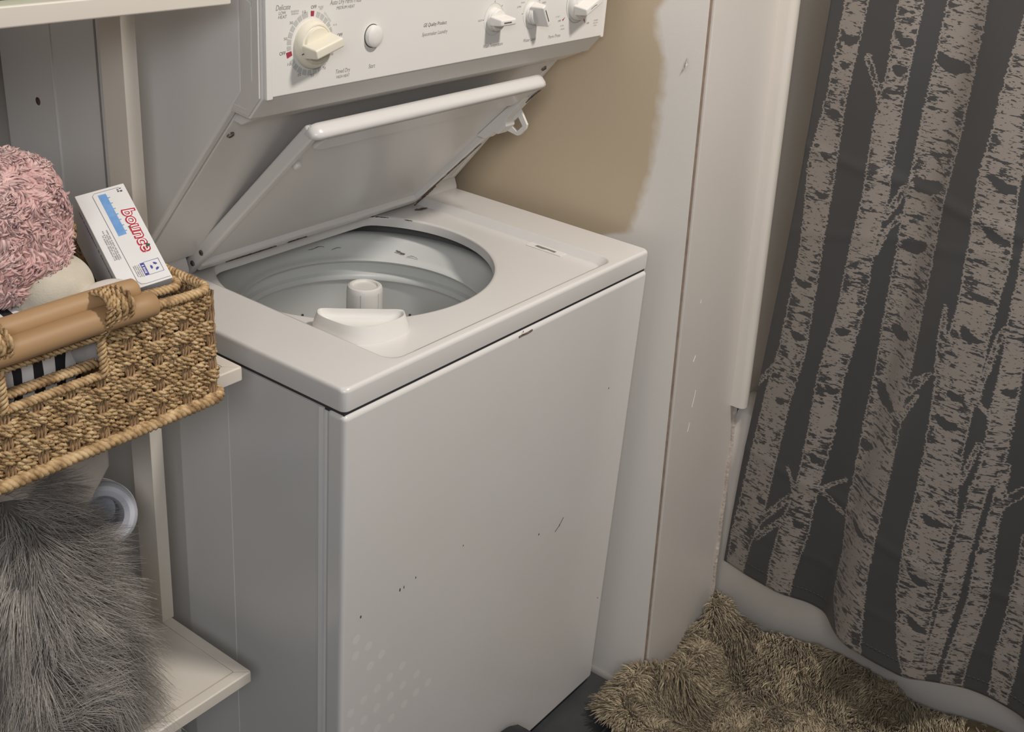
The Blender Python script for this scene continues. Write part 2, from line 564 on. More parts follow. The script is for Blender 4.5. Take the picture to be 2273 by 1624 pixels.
XL, XR, YF, YB, ZC = -1.95, 1.74, -2.70, 0.70, 2.44
WX = 0.715
o = MB().box(XL, XR, YF, YB, -0.08, -0.004).build('floor', GROUT)
tag(o, kind='structure')
floor = o
tile_me = MB().box(-0.1500, 0.1500, -0.1500, 0.1500, -0.008, 0.0).mesh('tile', True, (0.0015, 1))
tile_me.materials.append(SLATE)
for i in range(-8, 3):
    for j in range(-9, 3):
        cx, cy = 0.6025 + 0.305 * i, 0.0615 + 0.305 * j
        if cx < XL + 0.16 or cx > 0.98 or cy < YF + 0.16 or cy > YB - 0.15 or (cx > WX - 0.15 and cy > -0.09 + 0.15 and cx > 0.86):
            continue
        t = bpy.data.objects.new('tile', tile_me)
        col.objects.link(t)
        t.parent = floor
        t.location = (cx, cy, 0)
        t.rotation_euler = (0, 0, R(90) * random.randrange(4))

tag(MB().box(XL, XR, YF, YB, ZC, ZC + 0.06).build('ceiling', CEIL), kind='structure')
tag(MB().box(XL, WX, YB, YB + 0.08, 0, ZC).build('wall_back', WALL_W), kind='structure')
tag(MB().box(XL - 0.08, XL, YF, YB, 0, ZC).build('wall_left', WALL_C), kind='structure')
tag(MB().box(XL, XR, YF - 0.08, YF, 0, ZC).build('wall_front', WALL_W), kind='structure')
tag(MB().box(XR, XR + 0.08, YF, YB, 0, ZC).build('wall_tub', WALL_W), kind='structure')
# stub wall: washer side carries the tan paint, the end faces the room
e0, e1 = wall_edge(0), wall_edge(ZC)
mb = MB().add([(WX, e0, 0), (XR, e0, 0), (XR, YB + .08, 0), (WX, YB + .08, 0), (WX, e1, ZC), (XR, e1, ZC), (XR, YB + .08, ZC), (WX, YB + .08, ZC)],
              [(3, 2, 1, 0), (4, 5, 6, 7), (0, 1, 5, 4), (1, 2, 6, 5), (2, 3, 7, 6), (3, 0, 4, 7)])
wall_r = tag(mb.build('wall_right', patch_wall_mat(), smooth=False), kind='structure')
CHIP = mat('plaster_chip', srgb(170, 160, 146), 0.8, var=(srgb(238, 234, 226), 300, 0.2))
MB().add([(WX - .0012, -.0005, 1.186), (WX - .0015, -.004, 1.176), (WX - .0030, -.001, 1.168), (WX - .0012, .006, 1.160), (WX - .0008, .003, 1.170)],
         [(0, 1, 2), (0, 2, 4), (2, 3, 4)]).build('paint_chip', CHIP, wall_r, smooth=False)

# end board of the stub wall, with the open joint at the corner
BT = 0.008


def board(x0, x1, z0, z1, t):
    return MB().add([(x0, wall_edge(z0) - t, z0), (x1, wall_edge(z0) - t, z0), (x1, wall_edge(z0), z0), (x0, wall_edge(z0), z0),
                     (x0, wall_edge(z1) - t, z1), (x1, wall_edge(z1) - t, z1), (x1, wall_edge(z1), z1), (x0, wall_edge(z1), z1)],
                    [(3, 2, 1, 0), (4, 5, 6, 7), (0, 1, 5, 4), (1, 2, 6, 5), (2, 3, 7, 6), (3, 0, 4, 7)])


tr = board(WX + 0.0022, 0.975, 0.0, ZC, BT).build('trim_1', TRIM, bevel=(0.002, 2))
tag(tr, kind='structure')
JOINT = mat('joint_line', srgb(172, 154, 138), 0.8, var=(srgb(140, 122, 108), 60, 0.3))
board(WX + 0.0005, WX + 0.0022, 0.0, ZC, 0.004).build('joint', JOINT, tr, smooth=False, label='brown open joint between wall and board')
SCR = mat('scratch', srgb(236, 230, 222), 0.6)
for (x, z, dx, dz) in [(0.7735, 0.786, 0.001, 0.006), (0.770, 0.681, 0.006, 0.010), (0.7835, 0.590, 0.008, 0.030), (0.777, 0.545, 0.004, 0.016)]:
    p0 = Vector((x, wall_edge(z) - BT - .0003, z))
    p1 = Vector((x + dx, wall_edge(z + dz) - BT - .0003, z + dz))
    MB().tube([p0, (p0 + p1) / 2 + Vector((0.0006, 0, 0)), p1], 0.0005, 4).build('scratch', SCR, tr)
# low quarter-round at the foot of the wall by the washer
tag(MB().prism([(WX, 0), (WX - 0.007, 0), (WX - 0.006, 0.004), (WX - 0.003, 0.008), (WX, 0.009)], lambda p, q, a: (p, a, q), e0 + 0.002, YB)
    .build('baseboard_right', mat('old_trim', srgb(150, 145, 140), .6)), kind='structure')

# ------------------------------------------------------------------ bathtub
TUB = mat('tub_acrylic', srgb(226, 220, 212), 0.22, var=(srgb(220, 213, 205), 2, 0.3), coat=0.4)
tub = thing('bathtub', 'white bathtub with a tall smooth front, behind the birch curtain', 'bathtub', (1.3, -0.9, 0))
sec = [(0.990, 0.0), (0.972, 0.10), (0.966, 0.30), (0.964, 0.44), (0.966, 0.478), (0.972, 0.505), (0.984, 0.524), (1.004, 0.532), (1.035, 0.531),
       (1.052, 0.522), (1.062, 0.50), (1.085, 0.20), (1.12, 0.14), (1.60, 0.14), (1.65, 0.20), (1.67, 0.50), (1.69, 0.53), (XR - .002, 0.53), (XR - .002, 0.0)]
def tub_pt(p, q, a):
    return (p, a if a < -1 else wall_edge(q) - BT - 0.001, q)


MB().prism(sec, tub_pt, -1.60, 0).build('tub_shell', TUB, tub, angle=40)
MB().box(1.03, XR - .004, -0.17, -0.1035, 0.10, 0.530).build('tub_end', TUB, tub, bevel=(0.01, 3))
MB().box(1.03, XR - .004, -1.599, -1.52, 0.10, 0.530).build('tub_end', TUB, tub, bevel=(0.01, 3))

# shower surround: bull-nosed edge, then the end wall of the alcove
SURR = mat('surround_acrylic', srgb(224, 217, 208), 0.25, var=(srgb(216, 209, 200), 3, 0.3), coat=0.4)
surr = thing('shower_surround', 'glossy white shower surround with rounded edge above the tub end', 'shower wall', (1.1, -0.05, 0.535))
prof = [(0.940, 0.0), (0.940, -0.014), (0.942, -0.021), (0.947, -0.0245), (0.958, -0.0255), (0.964, -0.0235), (0.969, -0.019), (0.974, -0.010),
        (0.982, -0.003), (1.00, 0.0005), (1.10, 0.001), (1.70, 0.001), (1.70, 0.010), (0.938, 0.010)]


def surr_pt(p, q, z):
    return (p + 0.006 * (0.9 - z), wall_edge(z) + min(q, 0.0075) - 0.009, z)


MB().prism(prof, surr_pt, 0.534, 2.02).build('end_panel', SURR, surr, angle=40)
CAULK = mat('caulk', srgb(216, 206, 196), 0.7, var=(srgb(190, 172, 158), 90, 0.2), bump=(120, 0.8, 0.003))
cz = np.linspace(0.02, 0.535, 40)
MB().tube([(0.962 + 0.002 * math.sin(z * 60), wall_edge(z) - 0.0095, z) for z in cz], 0.0042, 6).build('caulk_bead', CAULK, tub)

# ================================================================== washer
W = 0.682
H = 0.887
washer = thing('laundry_center', 'white stacked washer and dryer unit with the washer lid raised', 'washing machine', (0.34, 0.32, 0))
MB().box(0.006, 0.030, 0.031, 0.640, 0.010, 0.853).box(0.652, 0.676, 0.031, 0.640, 0.010, 0.853).box(0.030, 0.652, 0.610, 0.640, 0.010, 0.853).box(0.030, 0.652, 0.031, 0.640, 0.010, 0.05).build('cabinet', ENAMEL, washer)
# side panel with pressed crease lines
SY = [(0.036, 0.0), (0.042, -0.0015), (0.050, 0.0), (0.2060, 0.0), (0.2068, 0.0009), (0.2082, 0.0009), (0.2090, 0.0), (0.3045, 0.0), (0.3070, -0.0008), (0.3100, -0.0008), (0.3125, 0.0), (0.638, 0.0)]
poly = [(y, 0.0015 + d) for y, d in SY] + [(0.638, 0.008), (0.036, 0.008)]
MB().prism(poly, lambda p, q, a: (q, p, a), 0.012, 0.8505).build('side_panel', ENAMEL, washer, angle=20)
MB().box(0.676, 0.680, 0.036, 0.638, 0.012, 0.850).build('side_panel', ENAMEL, washer, bevel=(0.001, 1))
# front panel wraps round the left corner
MB().box(0.0, 0.6845, -0.001, 0.031, 0.012, 0.8512).build('front_panel', ENAMEL, washer, bevel=(0.007, 3))
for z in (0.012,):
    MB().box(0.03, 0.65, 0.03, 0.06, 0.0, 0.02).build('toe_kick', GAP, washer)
MB().box(0.004, 0.680, 0.004, 0.040, 0.8475, 0.8560).box(0.004, 0.030, 0.040, 0.60, 0.8475, 0.8560).box(0.652, 0.680, 0.040, 0.60, 0.8475, 0.8560).build('seam_shade', GAP, washer)  # dark strips stand in for the shade in the gap under the deck

# deck: slab with sunken lid well and the D-shaped opening
HC = np.array([0.324, 0.292])
HA, HB, HYM = 0.212, 0.199, 0.424


def sd_rect(P, x0, x1, y0, y1, r):
    c = np.array([(x0 + x1) / 2, (y0 + y1) / 2])
    h = np.array([(x1 - x0) / 2 - r, (y1 - y0) / 2 - r])
    q = np.abs(P - c) - h
    return np.linalg.norm(np.maximum(q, 0), axis=1) + np.minimum(q.max(1), 0) - r


def sd_hole(P, off):
    a = (np.sqrt(((P[:, 0] - HC[0]) / (HA + off)) ** 2 + ((P[:, 1] - HC[1]) / (HB + off)) ** 2) - 1) * HA
    b = P[:, 1] - (HYM + off)
    k = 0.012
    h = np.clip(0.5 + 0.5 * (a - b) / k, 0, 1)
    return a * h + b * (1 - h) + k * h * (1 - h)


ang = list(np.linspace(-np.pi, np.pi, 400, endpoint=False))
for (x0, x1, y0, y1) in ((0, 0.685, 0, 0.45), (0.098, 0.598, 0.016, 0.432)):
    for cx in (x0, x1):
        for cy in (y0, y1):
            a0 = math.atan2(cy - HC[1], cx - HC[0])
            ang += list(a0 + np.linspace(-0.06, 0.06, 31))
ang = np.array(sorted(((np.array(ang) + np.pi) % (2 * np.pi)) - np.pi))
DIR = np.stack([np.cos(ang), np.sin(ang)], 1)


def ring(fn, z):
    lo = np.zeros(len(ang))
    hi = np.full(len(ang), 1.2)
    for _ in range(40):
        m = (lo + hi) / 2
        inside = fn(HC + DIR * m[:, None]) < 0
        lo = np.where(inside, m, lo)
        hi = np.where(inside, hi, m)
    P = HC + DIR * lo[:, None]
    return np.c_[P, np.full(len(ang), z)]


rings = [ring(lambda P: sd_rect(P, 0.002, .683, 0.002, .45, .008), 0.8555)]
for ins, z in ((0, 0.8575), (0, 0.881), (0.0008, 0.884), (0.0025, 0.8862), (0.005, 0.887)):
    rings.append(ring(lambda P, i=ins: sd_rect(P, i, .685 - i, i, .45, .010), z))
for ins, z in ((-0.003, 0.887), (0.0, 0.8865), (0.006, 0.8755), (0.010, 0.8742)):
    rings.append(ring(lambda P, i=ins: sd_rect(P, .098 + i, .598 - i, .016 + i, .432 - i * .2, .022), z))
for off, z in ((0.006, 0.8742), (0.002, 0.8733), (0.0, 0.871), (0.0, 0.858), (0.006, 0.8565)):
    rings.append(ring(lambda P, i=off: sd_hole(P, i), z))
n = len(ang)
V = np.concatenate(rings)
F = []
for k in range(len(rings) - 1):
    a = np.arange(n) + k * n
    b = (np.arange(n) + 1) % n + k * n
    F.append(np.stack([a, b, b + n, a + n], 1))
me = raw_mesh('deck', V, np.concatenate(F))
bm = bmesh.new()
bm.from_mesh(me)
bmesh.ops.recalc_face_normals(bm, faces=bm.faces)
bm.to_mesh(me)
bm.free()
me.set_sharp_from_angle(angle=R(75))
deck = link('deck', me, ENAMEL, washer)
_w = deck.modifiers.new('weighted', 'WEIGHTED_NORMAL')
_w.weight = 100
_w.keep_sharp = True
_bs = [(0.4000, 0.878), (0.4005, 0.8905), (0.4035, 0.8985), (0.4065, 0.906), (0.452, 0.906), (0.452, 0.878)]
MB().prism(_bs, yz, 0.0005, 0.1000).prism(_bs, yz, 0.5960, 0.6845).prism([(0.4330, 0.870), (0.4330, 0.906), (0.452, 0.906), (0.452, 0.870)], yz, 0.1000, 0.5960).build('backsplash', ENAMEL, washer, angle=50)
# drain trough of dark space under the deck
ax, ay = 0.333, 0.285


def tz(a, b, h):
    return (ax + a, ay + b, h)


MB().lathe([(0.230, 0.837), (0.222, 0.838), (0.214, 0.836), (0.2075, 0.829), (0.199, 0.810), (0.193, 0.8055), (0.189, 0.804), (0.187, 0.8015), (0.190, 0.798), (0.230, 0.796), (0.232, 0.837)], tz, 96, closed=True).build('tub_ring', ENAMEL_IN, washer, label='grey splash ring around the drum mouth')
MB().lathe([(0.2165, 0.798), (0.205, 0.795), (0.2035, 0.784), (0.202, 0.776), (0.195, 0.773), (0.193, 0.769), (0.1935, 0.765), (0.199, 0.760), (0.2005, 0.756), (0.200, 0.700), (0.199, 0.52), (0.18, 0.49), (0.0, 0.48)], tz, 96).build('drum', ENAMEL_IN, washer, label='grey enamel wash drum')
for k in range(40):
    t = 2 * math.pi * k / 40 + 0.04
    for z in (0.706, 0.66):
        c = Vector((ax + 0.1995 * math.cos(t), ay + 0.1995 * math.sin(t), z))
        nrm = Vector((-math.cos(t), -math.sin(t), 0))
        tg = Vector((-math.sin(t), math.cos(t), 0))
        MB().obox(c, (tg, Vector((0, 0, 1)), nrm), (0.0017, 0.0017, 0.0012)).build('drain_hole', GAP, bpy.data.objects['drum'], smooth=False) if (0.2 < t < 2.6 and z > 0.7) else None
# agitator
ag = [(0.0, 0.8335), (0.018, 0.8335), (0.0185, 0.8345), (0.0195, 0.8365), (0.0225, 0.8370), (0.0255, 0.8355), (0.0270, 0.8320), (0.0274, 0.826), (0.0276, 0.79), (0.0276, 0.770),
      (0.024, 0.769), (0.026, 0.74), (0.032, 0.66), (0.045, 0.57), (0.11, 0.52), (0.13, 0.49)]
agm = MB().lathe(ag, tz, 48).build('agitator', PLASTIC_W, washer)
for k in range(6):
    t = k * math.pi / 3 + 0.55
    c = Vector((ax + 0.0274 * math.cos(t), ay + 0.0274 * math.sin(t), 0.798))
    MB().obox(c, (Vector((-math.sin(t), math.cos(t), 0)), Vector((math.cos(t), math.sin(t), 0)), Vector((0, 0, 1))), (0.0004, 0.0004, 0.032)).build('cap_groove', INK_L, agm)
for k in range(4):
    t = k * math.pi / 2 + R(-60)
    MB().prism([(0.030, 0.72), (0.036, 0.70), (0.13, 0.55), (0.13, 0.51), (0.03, 0.51)],
               lambda p, q, a, t=t: (ax + p * math.cos(t) - a * math.sin(t), ay + p * math.sin(t) + a * math.cos(t), q), -0.004, 0.004).build('agitator_fin', PLASTIC_W, agm, bevel=(0.002, 2))

# bleach cup clipped in the front left corner of the opening
e1 = Vector((1, -1, 0)).normalized()
e2 = Vector((-1, -1, 0)).normalized()
cc = Vector((0.167, 0.135, 0.0))


def cup_outline(s, n=40, grow=0.0):
    pts = []
    base = [(-0.058, 0.000), (-0.064, 0.010), (-0.060, 0.026), (-0.040, 0.046), (-0.020, 0.060), (0.0, 0.0645), (0.020, 0.060), (0.040, 0.046), (0.060, 0.026), (0.064, 0.010), (0.058, 0.000), (0.03, 0.000), (0, 0.000), (-0.03, 0.000)]
    B = np.array(base)
    # catmull-rom
    m = len(B)
    for i in range(m):
        p0, p1, p2, p3 = B[i - 1], B[i], B[(i + 1) % m], B[(i + 2) % m]
        for t in np.linspace(0, 1, 4, endpoint=False):
            pts.append(0.5 * ((2 * p1) + (-p0 + p2) * t + (2 * p0 - 5 * p1 + 4 * p2 - p3) * t * t + (-p0 + 3 * p1 - 3 * p2 + p3) * t ** 3))
    P = np.array(pts)
    ctr = np.array([0, 0.026])
    d = P - ctr
    return ctr + d * s + unit(d) * grow


cup_rings = [(1.0, 0.0, 0.8735), (0.995, 0, 0.8765), (0.90, 0.0, 0.8955), (0.885, 0.0, 0.8975), (0.865, 0.0, 0.8975), (0.845, 0.0, 0.8955), (0.80, 0.0, 0.886), (0.60, 0, 0.8815), (0.02, 0, 0.8815)]
vs = []
for s, g, z in cup_rings:
    for p, q in cup_outline(s, grow=g):
        w3 = cc + e1 * p + e2 * q
        vs.append((w3.x, w3.y, z))
m = len(cup_outline(1))
fs = [(k * m + i, k * m + (i + 1) % m, (k + 1) * m + (i + 1) % m, (k + 1) * m + i) for k in range(len(cup_rings) - 1) for i in range(m)]
MB().add(vs, fs).build('bleach_cup', PLASTIC_W, washer, angle=60, label='white plastic bleach dispenser cup')

# lid switch slot and its torn paper strip
c = Vector((0.583, 0.131, 0.8749))
MB().obox(c, ((0, 1, 0), (1, 0, 0), (0, 0, 1)), (0.034, 0.0085, 0.0006)).build('switch_plate', PLASTIC_W, washer, bevel=(0.0004, 1))
MB().add([(0.5865, 0.150, .8757), (0.5800, 0.151, .8757), (0.5785, 0.135, .8757), (0.581, 0.128, .8757), (0.579, 0.112, .8757), (0.5855, 0.112, .8757)], [(0, 1, 2, 3, 4, 5)]).build('slot', mat('slot_dark', srgb(128, 122, 116), 0.8), washer, smooth=False)

# marks on the front panel
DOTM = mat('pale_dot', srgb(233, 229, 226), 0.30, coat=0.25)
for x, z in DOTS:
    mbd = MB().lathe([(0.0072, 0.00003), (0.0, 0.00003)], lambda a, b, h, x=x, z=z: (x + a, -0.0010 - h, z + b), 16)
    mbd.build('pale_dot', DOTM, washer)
SPK = mat('chipped_enamel', srgb(92, 84, 78), 0.8)
for i, (x, z) in enumerate(SPECKS):
    a = random.uniform(0.0010, 0.0022)
    MB().lathe([(a, 0.0), (a * .8, 0.0005), (0, 0.0005)], lambda p, q, h, x=x, z=z, i=i: (x + p * (0.6 + 0.1 * (i % 3)), -0.0010 - h, z + q * (1.2 + .2 * (i % 4))), 8).build('chip', SPK, washer)
MB().tube([(0.492, -0.0012, 0.444), (0.503, -0.0012, 0.451), (0.513, -0.0012, 0.462)], 0.0007, 5).build('scuff', SPK, washer)
MB().tube([(0.34, -0.0012, 0.8455), (0.349, -0.0012, 0.8462), (0.36, -0.0014, 0.8458), (0.371, -0.0012, 0.8466)], 0.0013, 5).build('scuff', RUST, washer)


SCUFF = mat('grey_scuff', srgb(120, 114, 106), 0.8)


def rust_strip(parent, pts, w, nrm, name='rust_patch', m_=None):
    """ragged thin patch along a path"""
    pts = [Vector(p) for p in pts]
    nrm = Vector(nrm).normalized()
    L, Rr, vs, fs = [], [], [], []
    N = 26
    for i in range(N + 1):
        t = i / N * (len(pts) - 1)
        k = min(int(t), len(pts) - 2)
        p = pts[k].lerp(pts[k + 1], t - k)
        tg = (pts[k + 1] - pts[k]).normalized()
        sd = tg.cross(nrm)
        f = math.sin(math.pi * (0.04 + 0.92 * i / N)) ** 0.35
        vs.append(p + sd * w * f * random.uniform(0.25, 1.0) + nrm * 0.0004)
        vs.append(p - sd * w * f * random.uniform(0.25, 1.0) + nrm * 0.0004)
        vs.append(p + nrm * 0.0013)
    for i in range(N):
        a, b = 3 * i, 3 * i + 3
        fs += [(a, b, b + 2, a + 2), (a + 2, b + 2, b + 1, a + 1)]
    return MB().add(vs, fs).build(name, m_ or RUST, parent, smooth=False)


# scuffs on the splash ring
for a0, a1, z, w in ((1.10, 1.24, 0.822, 0.0012), (0.96, 1.04, 0.818, 0.0010), (0.42, 0.50, 0.817, 0.0034), (0.30, 0.40, 0.812, 0.0010)):
    pts = []
    for t in np.linspace(a0, a1, 6):
        r = 0.199 + (z - 0.812) * 0.32 - 0.0006
        pts.append((ax + r * math.cos(t), ay + r * math.sin(t), z + 0.002 * math.sin(t * 40)))
    tm = (a0 + a1) / 2
    rust_strip(washer, pts, w * .7, (-math.cos(tm), -math.sin(tm), 0.3), 'ring_scuff', SCUFF)

# ------------------------------------------------------------------ lid
P0 = Vector((0, 0.408, 0.885))
vd = Vector((0, -0.7013, 0.7129))
nd = Vector((0, -0.7129, -0.7013))


def LP(u, v, nn):
    q = P0 + vd * v + nd * nn
    return Vector((u, q.y, q.z))


def lbox(u0, u1, v0, v1, n0, n1):
    return MB().obox(LP((u0 + u1) / 2, (v0 + v1) / 2, (n0 + n1) / 2), ((1, 0, 0), vd, nd), ((u1 - u0) / 2, (v1 - v0) / 2, (n1 - n0) / 2))


U0, U1, VL = 0.108, 0.582, 0.352
lid = lbox(U0, U1, 0.004, VL - 0.004, -0.014, -0.003).build('lid', ENAMEL, washer, bevel=(0.004, 2), label='raised white washer lid seen from below')
lbox(U0 - .001, U0 + 0.0125, -0.012, VL - 0.006, -0.016, 0.0035).build('lid_rim', ENAMEL, lid, bevel=(0.004, 3))
lbox(U1 - 0.010, U1 + .001, 0.0, VL - 0.006, -0.014, 0.006).build('lid_rim', ENAMEL, lid, bevel=(0.003, 3))
lbox(U0 + 0.010, U1 - 0.008, -0.002, 0.016, -0.012, 0.006).build('lid_rim', ENAMEL, lid, bevel=(0.004, 3))
# free edge: thick rolled lip
lip = MB()
prf = [(VL - 0.013, 0.003), (VL - 0.008, 0.0075), (VL - 0.003, 0.0090), (VL + 0.001, 0.0075), (VL + 0.003, 0.003), (VL + 0.003, -0.006), (VL + 0.000, -0.012), (VL - 0.006, -0.0145), (VL - 0.018, -0.0140)]
nU = 24
vs, fs = [], []
us = np.r_[U0 - .002, U0, U0 + .004, U0 + .012, np.linspace(U0 + .03, U1 - .03, nU), U1 - .012, U1 - .004, U1 + .001, U1 + .003]
for i, u in enumerate(us):
    ed = min(u - us[0], us[-1] - u)
    k = min(1.0, 0.30 + ed / 0.014)
    k = math.sin(min(1, k) * math.pi / 2)
    for p, q in prf:
        vc, ncn = VL - 0.012, -0.002
        vs.append(LP(u, vc + (p - vc) * k, ncn + (q - ncn) * k))
mm = len(prf)
for i in range(len(us) - 1):
    for j in range(mm):
        fs.append((i * mm + j, i * mm + (j + 1) % mm, (i + 1) * mm + (j + 1) % mm, (i + 1) * mm + j))
fs += [tuple(range(mm)), tuple(range((len(us) - 1) * mm, len(us) * mm))[::-1]]
lip.add(vs, fs).build('lid_lip', ENAMEL, lid, angle=60)
# folded inner flange below the lip
MB().add([LP(U0 + .022, VL - .012, 0.007), LP(U1 - .012, VL - .012, 0.007), LP(U1 - .030, VL - .052, 0.004), LP(U0 + .040, VL - .045, 0.004), LP(U0 + .022, VL - .038, 0.004),
          LP(U0 + .022, VL - .012, -0.004), LP(U1 - .012, VL - .012, -0.004), LP(U1 - .030, VL - .052, -0.004), LP(U0 + .040, VL - .045, -0.004), LP(U0 + .022, VL - .038, -0.004)],
         [(0, 1, 2, 3, 4), (9, 8, 7, 6, 5), (0, 5, 6, 1), (1, 6, 7, 2), (2, 7, 8, 3), (3, 8, 9, 4), (4, 9, 5, 0)]).build('lid_flange', ENAMEL, lid, bevel=(0.0012, 2))
# rubber bumper
MB().lathe([(0.0065, 0), (0.0065, 0.004), (0.005, 0.0065), (0.0025, 0.0075), (0, 0.0077)], lambda a, b, h: LP(0.1345 + a, 0.268 + b, -0.003 + h), 20).build('bumper', PLASTIC_W, lid)
# hinge screws on the left rim
for v, q in ((0.0135, -0.003), (0.0425, -0.004)):
    s = MB().lathe([(0.0042, 0), (0.0040, 0.0010), (0.0026, 0.0016), (0.0, 0.0017)], lambda a, b, h, v=v, q=q: LP(U0 - .001 - h, v + a, q + b), 18).build('screw', STEEL, lid)
    MB().obox(LP(U0 - 0.0028, v, q), ((0, 0.8, 0.6), (0, -0.6, 0.8), (1, 0, 0)), (0.0026, 0.0006, 0.0004)).build('screw_slot', GAP, lid)
# catch: bracket and loop
brk = [(0.205, 0.000), (0.214, 0.010), (0.236, 0.012), (0.240, 0.019), (0.262, 0.019), (0.268, 0.010), (0.318, 0.006), (0.322, 0.0), (0.322, -0.003), (0.205, -0.003)]
cat_ = MB().prism(brk, lambda p, q, a: LP(a, p, q), 0.560, 0.5835).build('lid_catch', PLASTIC_W, washer, bevel=(0.0015, 2), label='white plastic lid catch with loop')
out = [(0.236, 0.012), (0.286, 0.008), (0.281, 0.040), (0.277, 0.0455), (0.262, 0.0475), (0.256, 0.045)]
inn = [(0.2585, 0.018), (0.273, 0.018), (0.2715, 0.036), (0.2605, 0.036)]
# loop as frame of four bars
fr = MB()


def quad_bar(pts, a0, a1):
    pts = [(p, 0.008 + (q - 0.008) * 0.74) for p, q in pts]
    fr.prism(pts, lambda p, q, a: LP(a, p, q), a0, a1)


quad_bar([(0.238, 0.010), (0.2555, 0.016), (0.2590, 0.038), (0.2565, 0.0455)], 0.5800, 0.5845)
quad_bar([(0.2765, 0.016), (0.287, 0.008), (0.2825, 0.0415), (0.2745, 0.038)], 0.5800, 0.5845)
quad_bar([(0.2590, 0.038), (0.2745, 0.038), (0.2825, 0.0415), (0.277, 0.0465), (0.262, 0.0485), (0.2565, 0.0455)], 0.5800, 0.5845)
quad_bar([(0.238, 0.010), (0.287, 0.008), (0.2765, 0.016), (0.2555, 0.016)], 0.5800, 0.5845)
fr.build('catch_loop', PLASTIC_W, cat_)
# rust along the right rim and the hinge edge
rust_strip(lid, [LP(U1 - .004, 0.020, 0.0065), LP(U1 - .004, 0.10, 0.0065), LP(U1 - .004, 0.19, 0.0065)], 0.0030, nd)
rust_strip(lid, [LP(U1 - .005, 0.305, 0.0065), LP(U1 - .007, 0.325, 0.0068), LP(U1 - .004, 0.340, 0.0068)], 0.0040, nd)
rust_strip(lid, [LP(U1 - .002, -0.005, 0.0075), LP(U1 - .001, 0.03, 0.0075), LP(U1 - .002, 0.060, 0.0070)], 0.0070, nd)
rust_strip(washer, [(U1 - .020, 0.390, .8752), (U1 - .004, 0.386, .8752), (U1 + .004, 0.383, .8752)], 0.006, (0, 0, 1))
rust_strip(lid, [LP(0.165, 0.0035, 0.0060), LP(0.21, 0.0035, 0.0060), LP(0.262, 0.004, 0.0060)], 0.0036, nd)
rust_strip(lid, [LP(0.285, 0.0035, 0.0060), LP(0.325, 0.0035, 0.0060)], 0.0032, nd)
for a0, a1 in ((0.55, 0.75), (0.35, 0.42)):
    pts = [(HC[0] + (HA + .0005) * math.cos(t), HC[1] + (HB + .0005) * math.sin(t), 0.8728) for t in np.linspace(a0, a1, 6)]
    rust_strip(washer, pts, 0.0012, (-0.5, -0.4, 0.6))

# ================================================================== dryer
dryer = washer
DT = 1.92
MB().prism([(0.4045, 0.9065), (0.1745, 1.194), (0.1745, DT), (0.645, DT), (0.645, 0.9065)], yz, 0.004, 0.676).build('dryer_cabinet', ENAMEL, dryer)
# left skin with rolled front edge and pressed crease lines
pr_l = [(0.400, 0.9068), (0.1650, 1.1985), (0.1650, DT), (0.648, DT), (0.648, 0.9068)]
for x0, x1 in ((0.0, 0.0135), (0.6665, 0.680)):
    MB().prism(pr_l, yz, x0, x1).build('dryer_side_panel', ENAMEL, dryer, bevel=(0.0035, 3))
MB().box(-0.0022, 0.002, 0.5235, 0.5285, 0.9075, DT - .01).build('rib_and_crease_shade', ENAMEL, dryer, bevel=(0.0016, 2))
MB().box(-0.0006, 0.002, 0.427, 0.4305, 0.9075, DT - .01).build('rib_and_crease_shade', INK, dryer)  # grey strip paints in the shade of a pressed crease
MB().lathe([(0.0055, 0), (0.004, 0.0006), (0.0, 0.0008)], lambda a, b, h: (-0.0001 - h, 0.5675 + a, 1.105 + b), 12).build('rust_spot', RUST, dryer)
# slanted lower panel between the skins
sl = Vector((0, 0.1650 - 0.400, 1.1985 - 0.9068)).normalized()
sn = Vector((0, sl.z, -sl.y)) * -1.0
if sn.y > 0:
    sn = -sn
b0 = Vector((0, 0.400, 0.9068)) + sl * 0.003


def SP(x, v, nn):
    q = b0 + sl * v + sn * nn
    return Vector((x, q.y, q.z))


VSL = 0.345
MB().obox(SP(0.340, VSL / 2, -0.004), ((1, 0, 0), sl, sn), (0.3245, VSL / 2, 0.004)).build('lower_panel', ENAMEL, dryer, bevel=(0.0018, 2))
for x in (0.026, 0.655):
    s = MB().lathe([(0.0050, 0), (0.0048, 0.0014), (0.003, 0.0024), (0, 0.0026)], lambda a, b, h, x=x: SP(x + a, 0.290 + b, h), 18).build('screw', STEEL, dryer)
    MB().obox(SP(x, 0.290, 0.0026), (Vector((1, 0, 0)) * .8 + sl * .6, Vector((1, 0, 0)) * -.6 + sl * .8, sn), (0.0032, 0.0007, 0.0005)).build('slot', GAP, s)

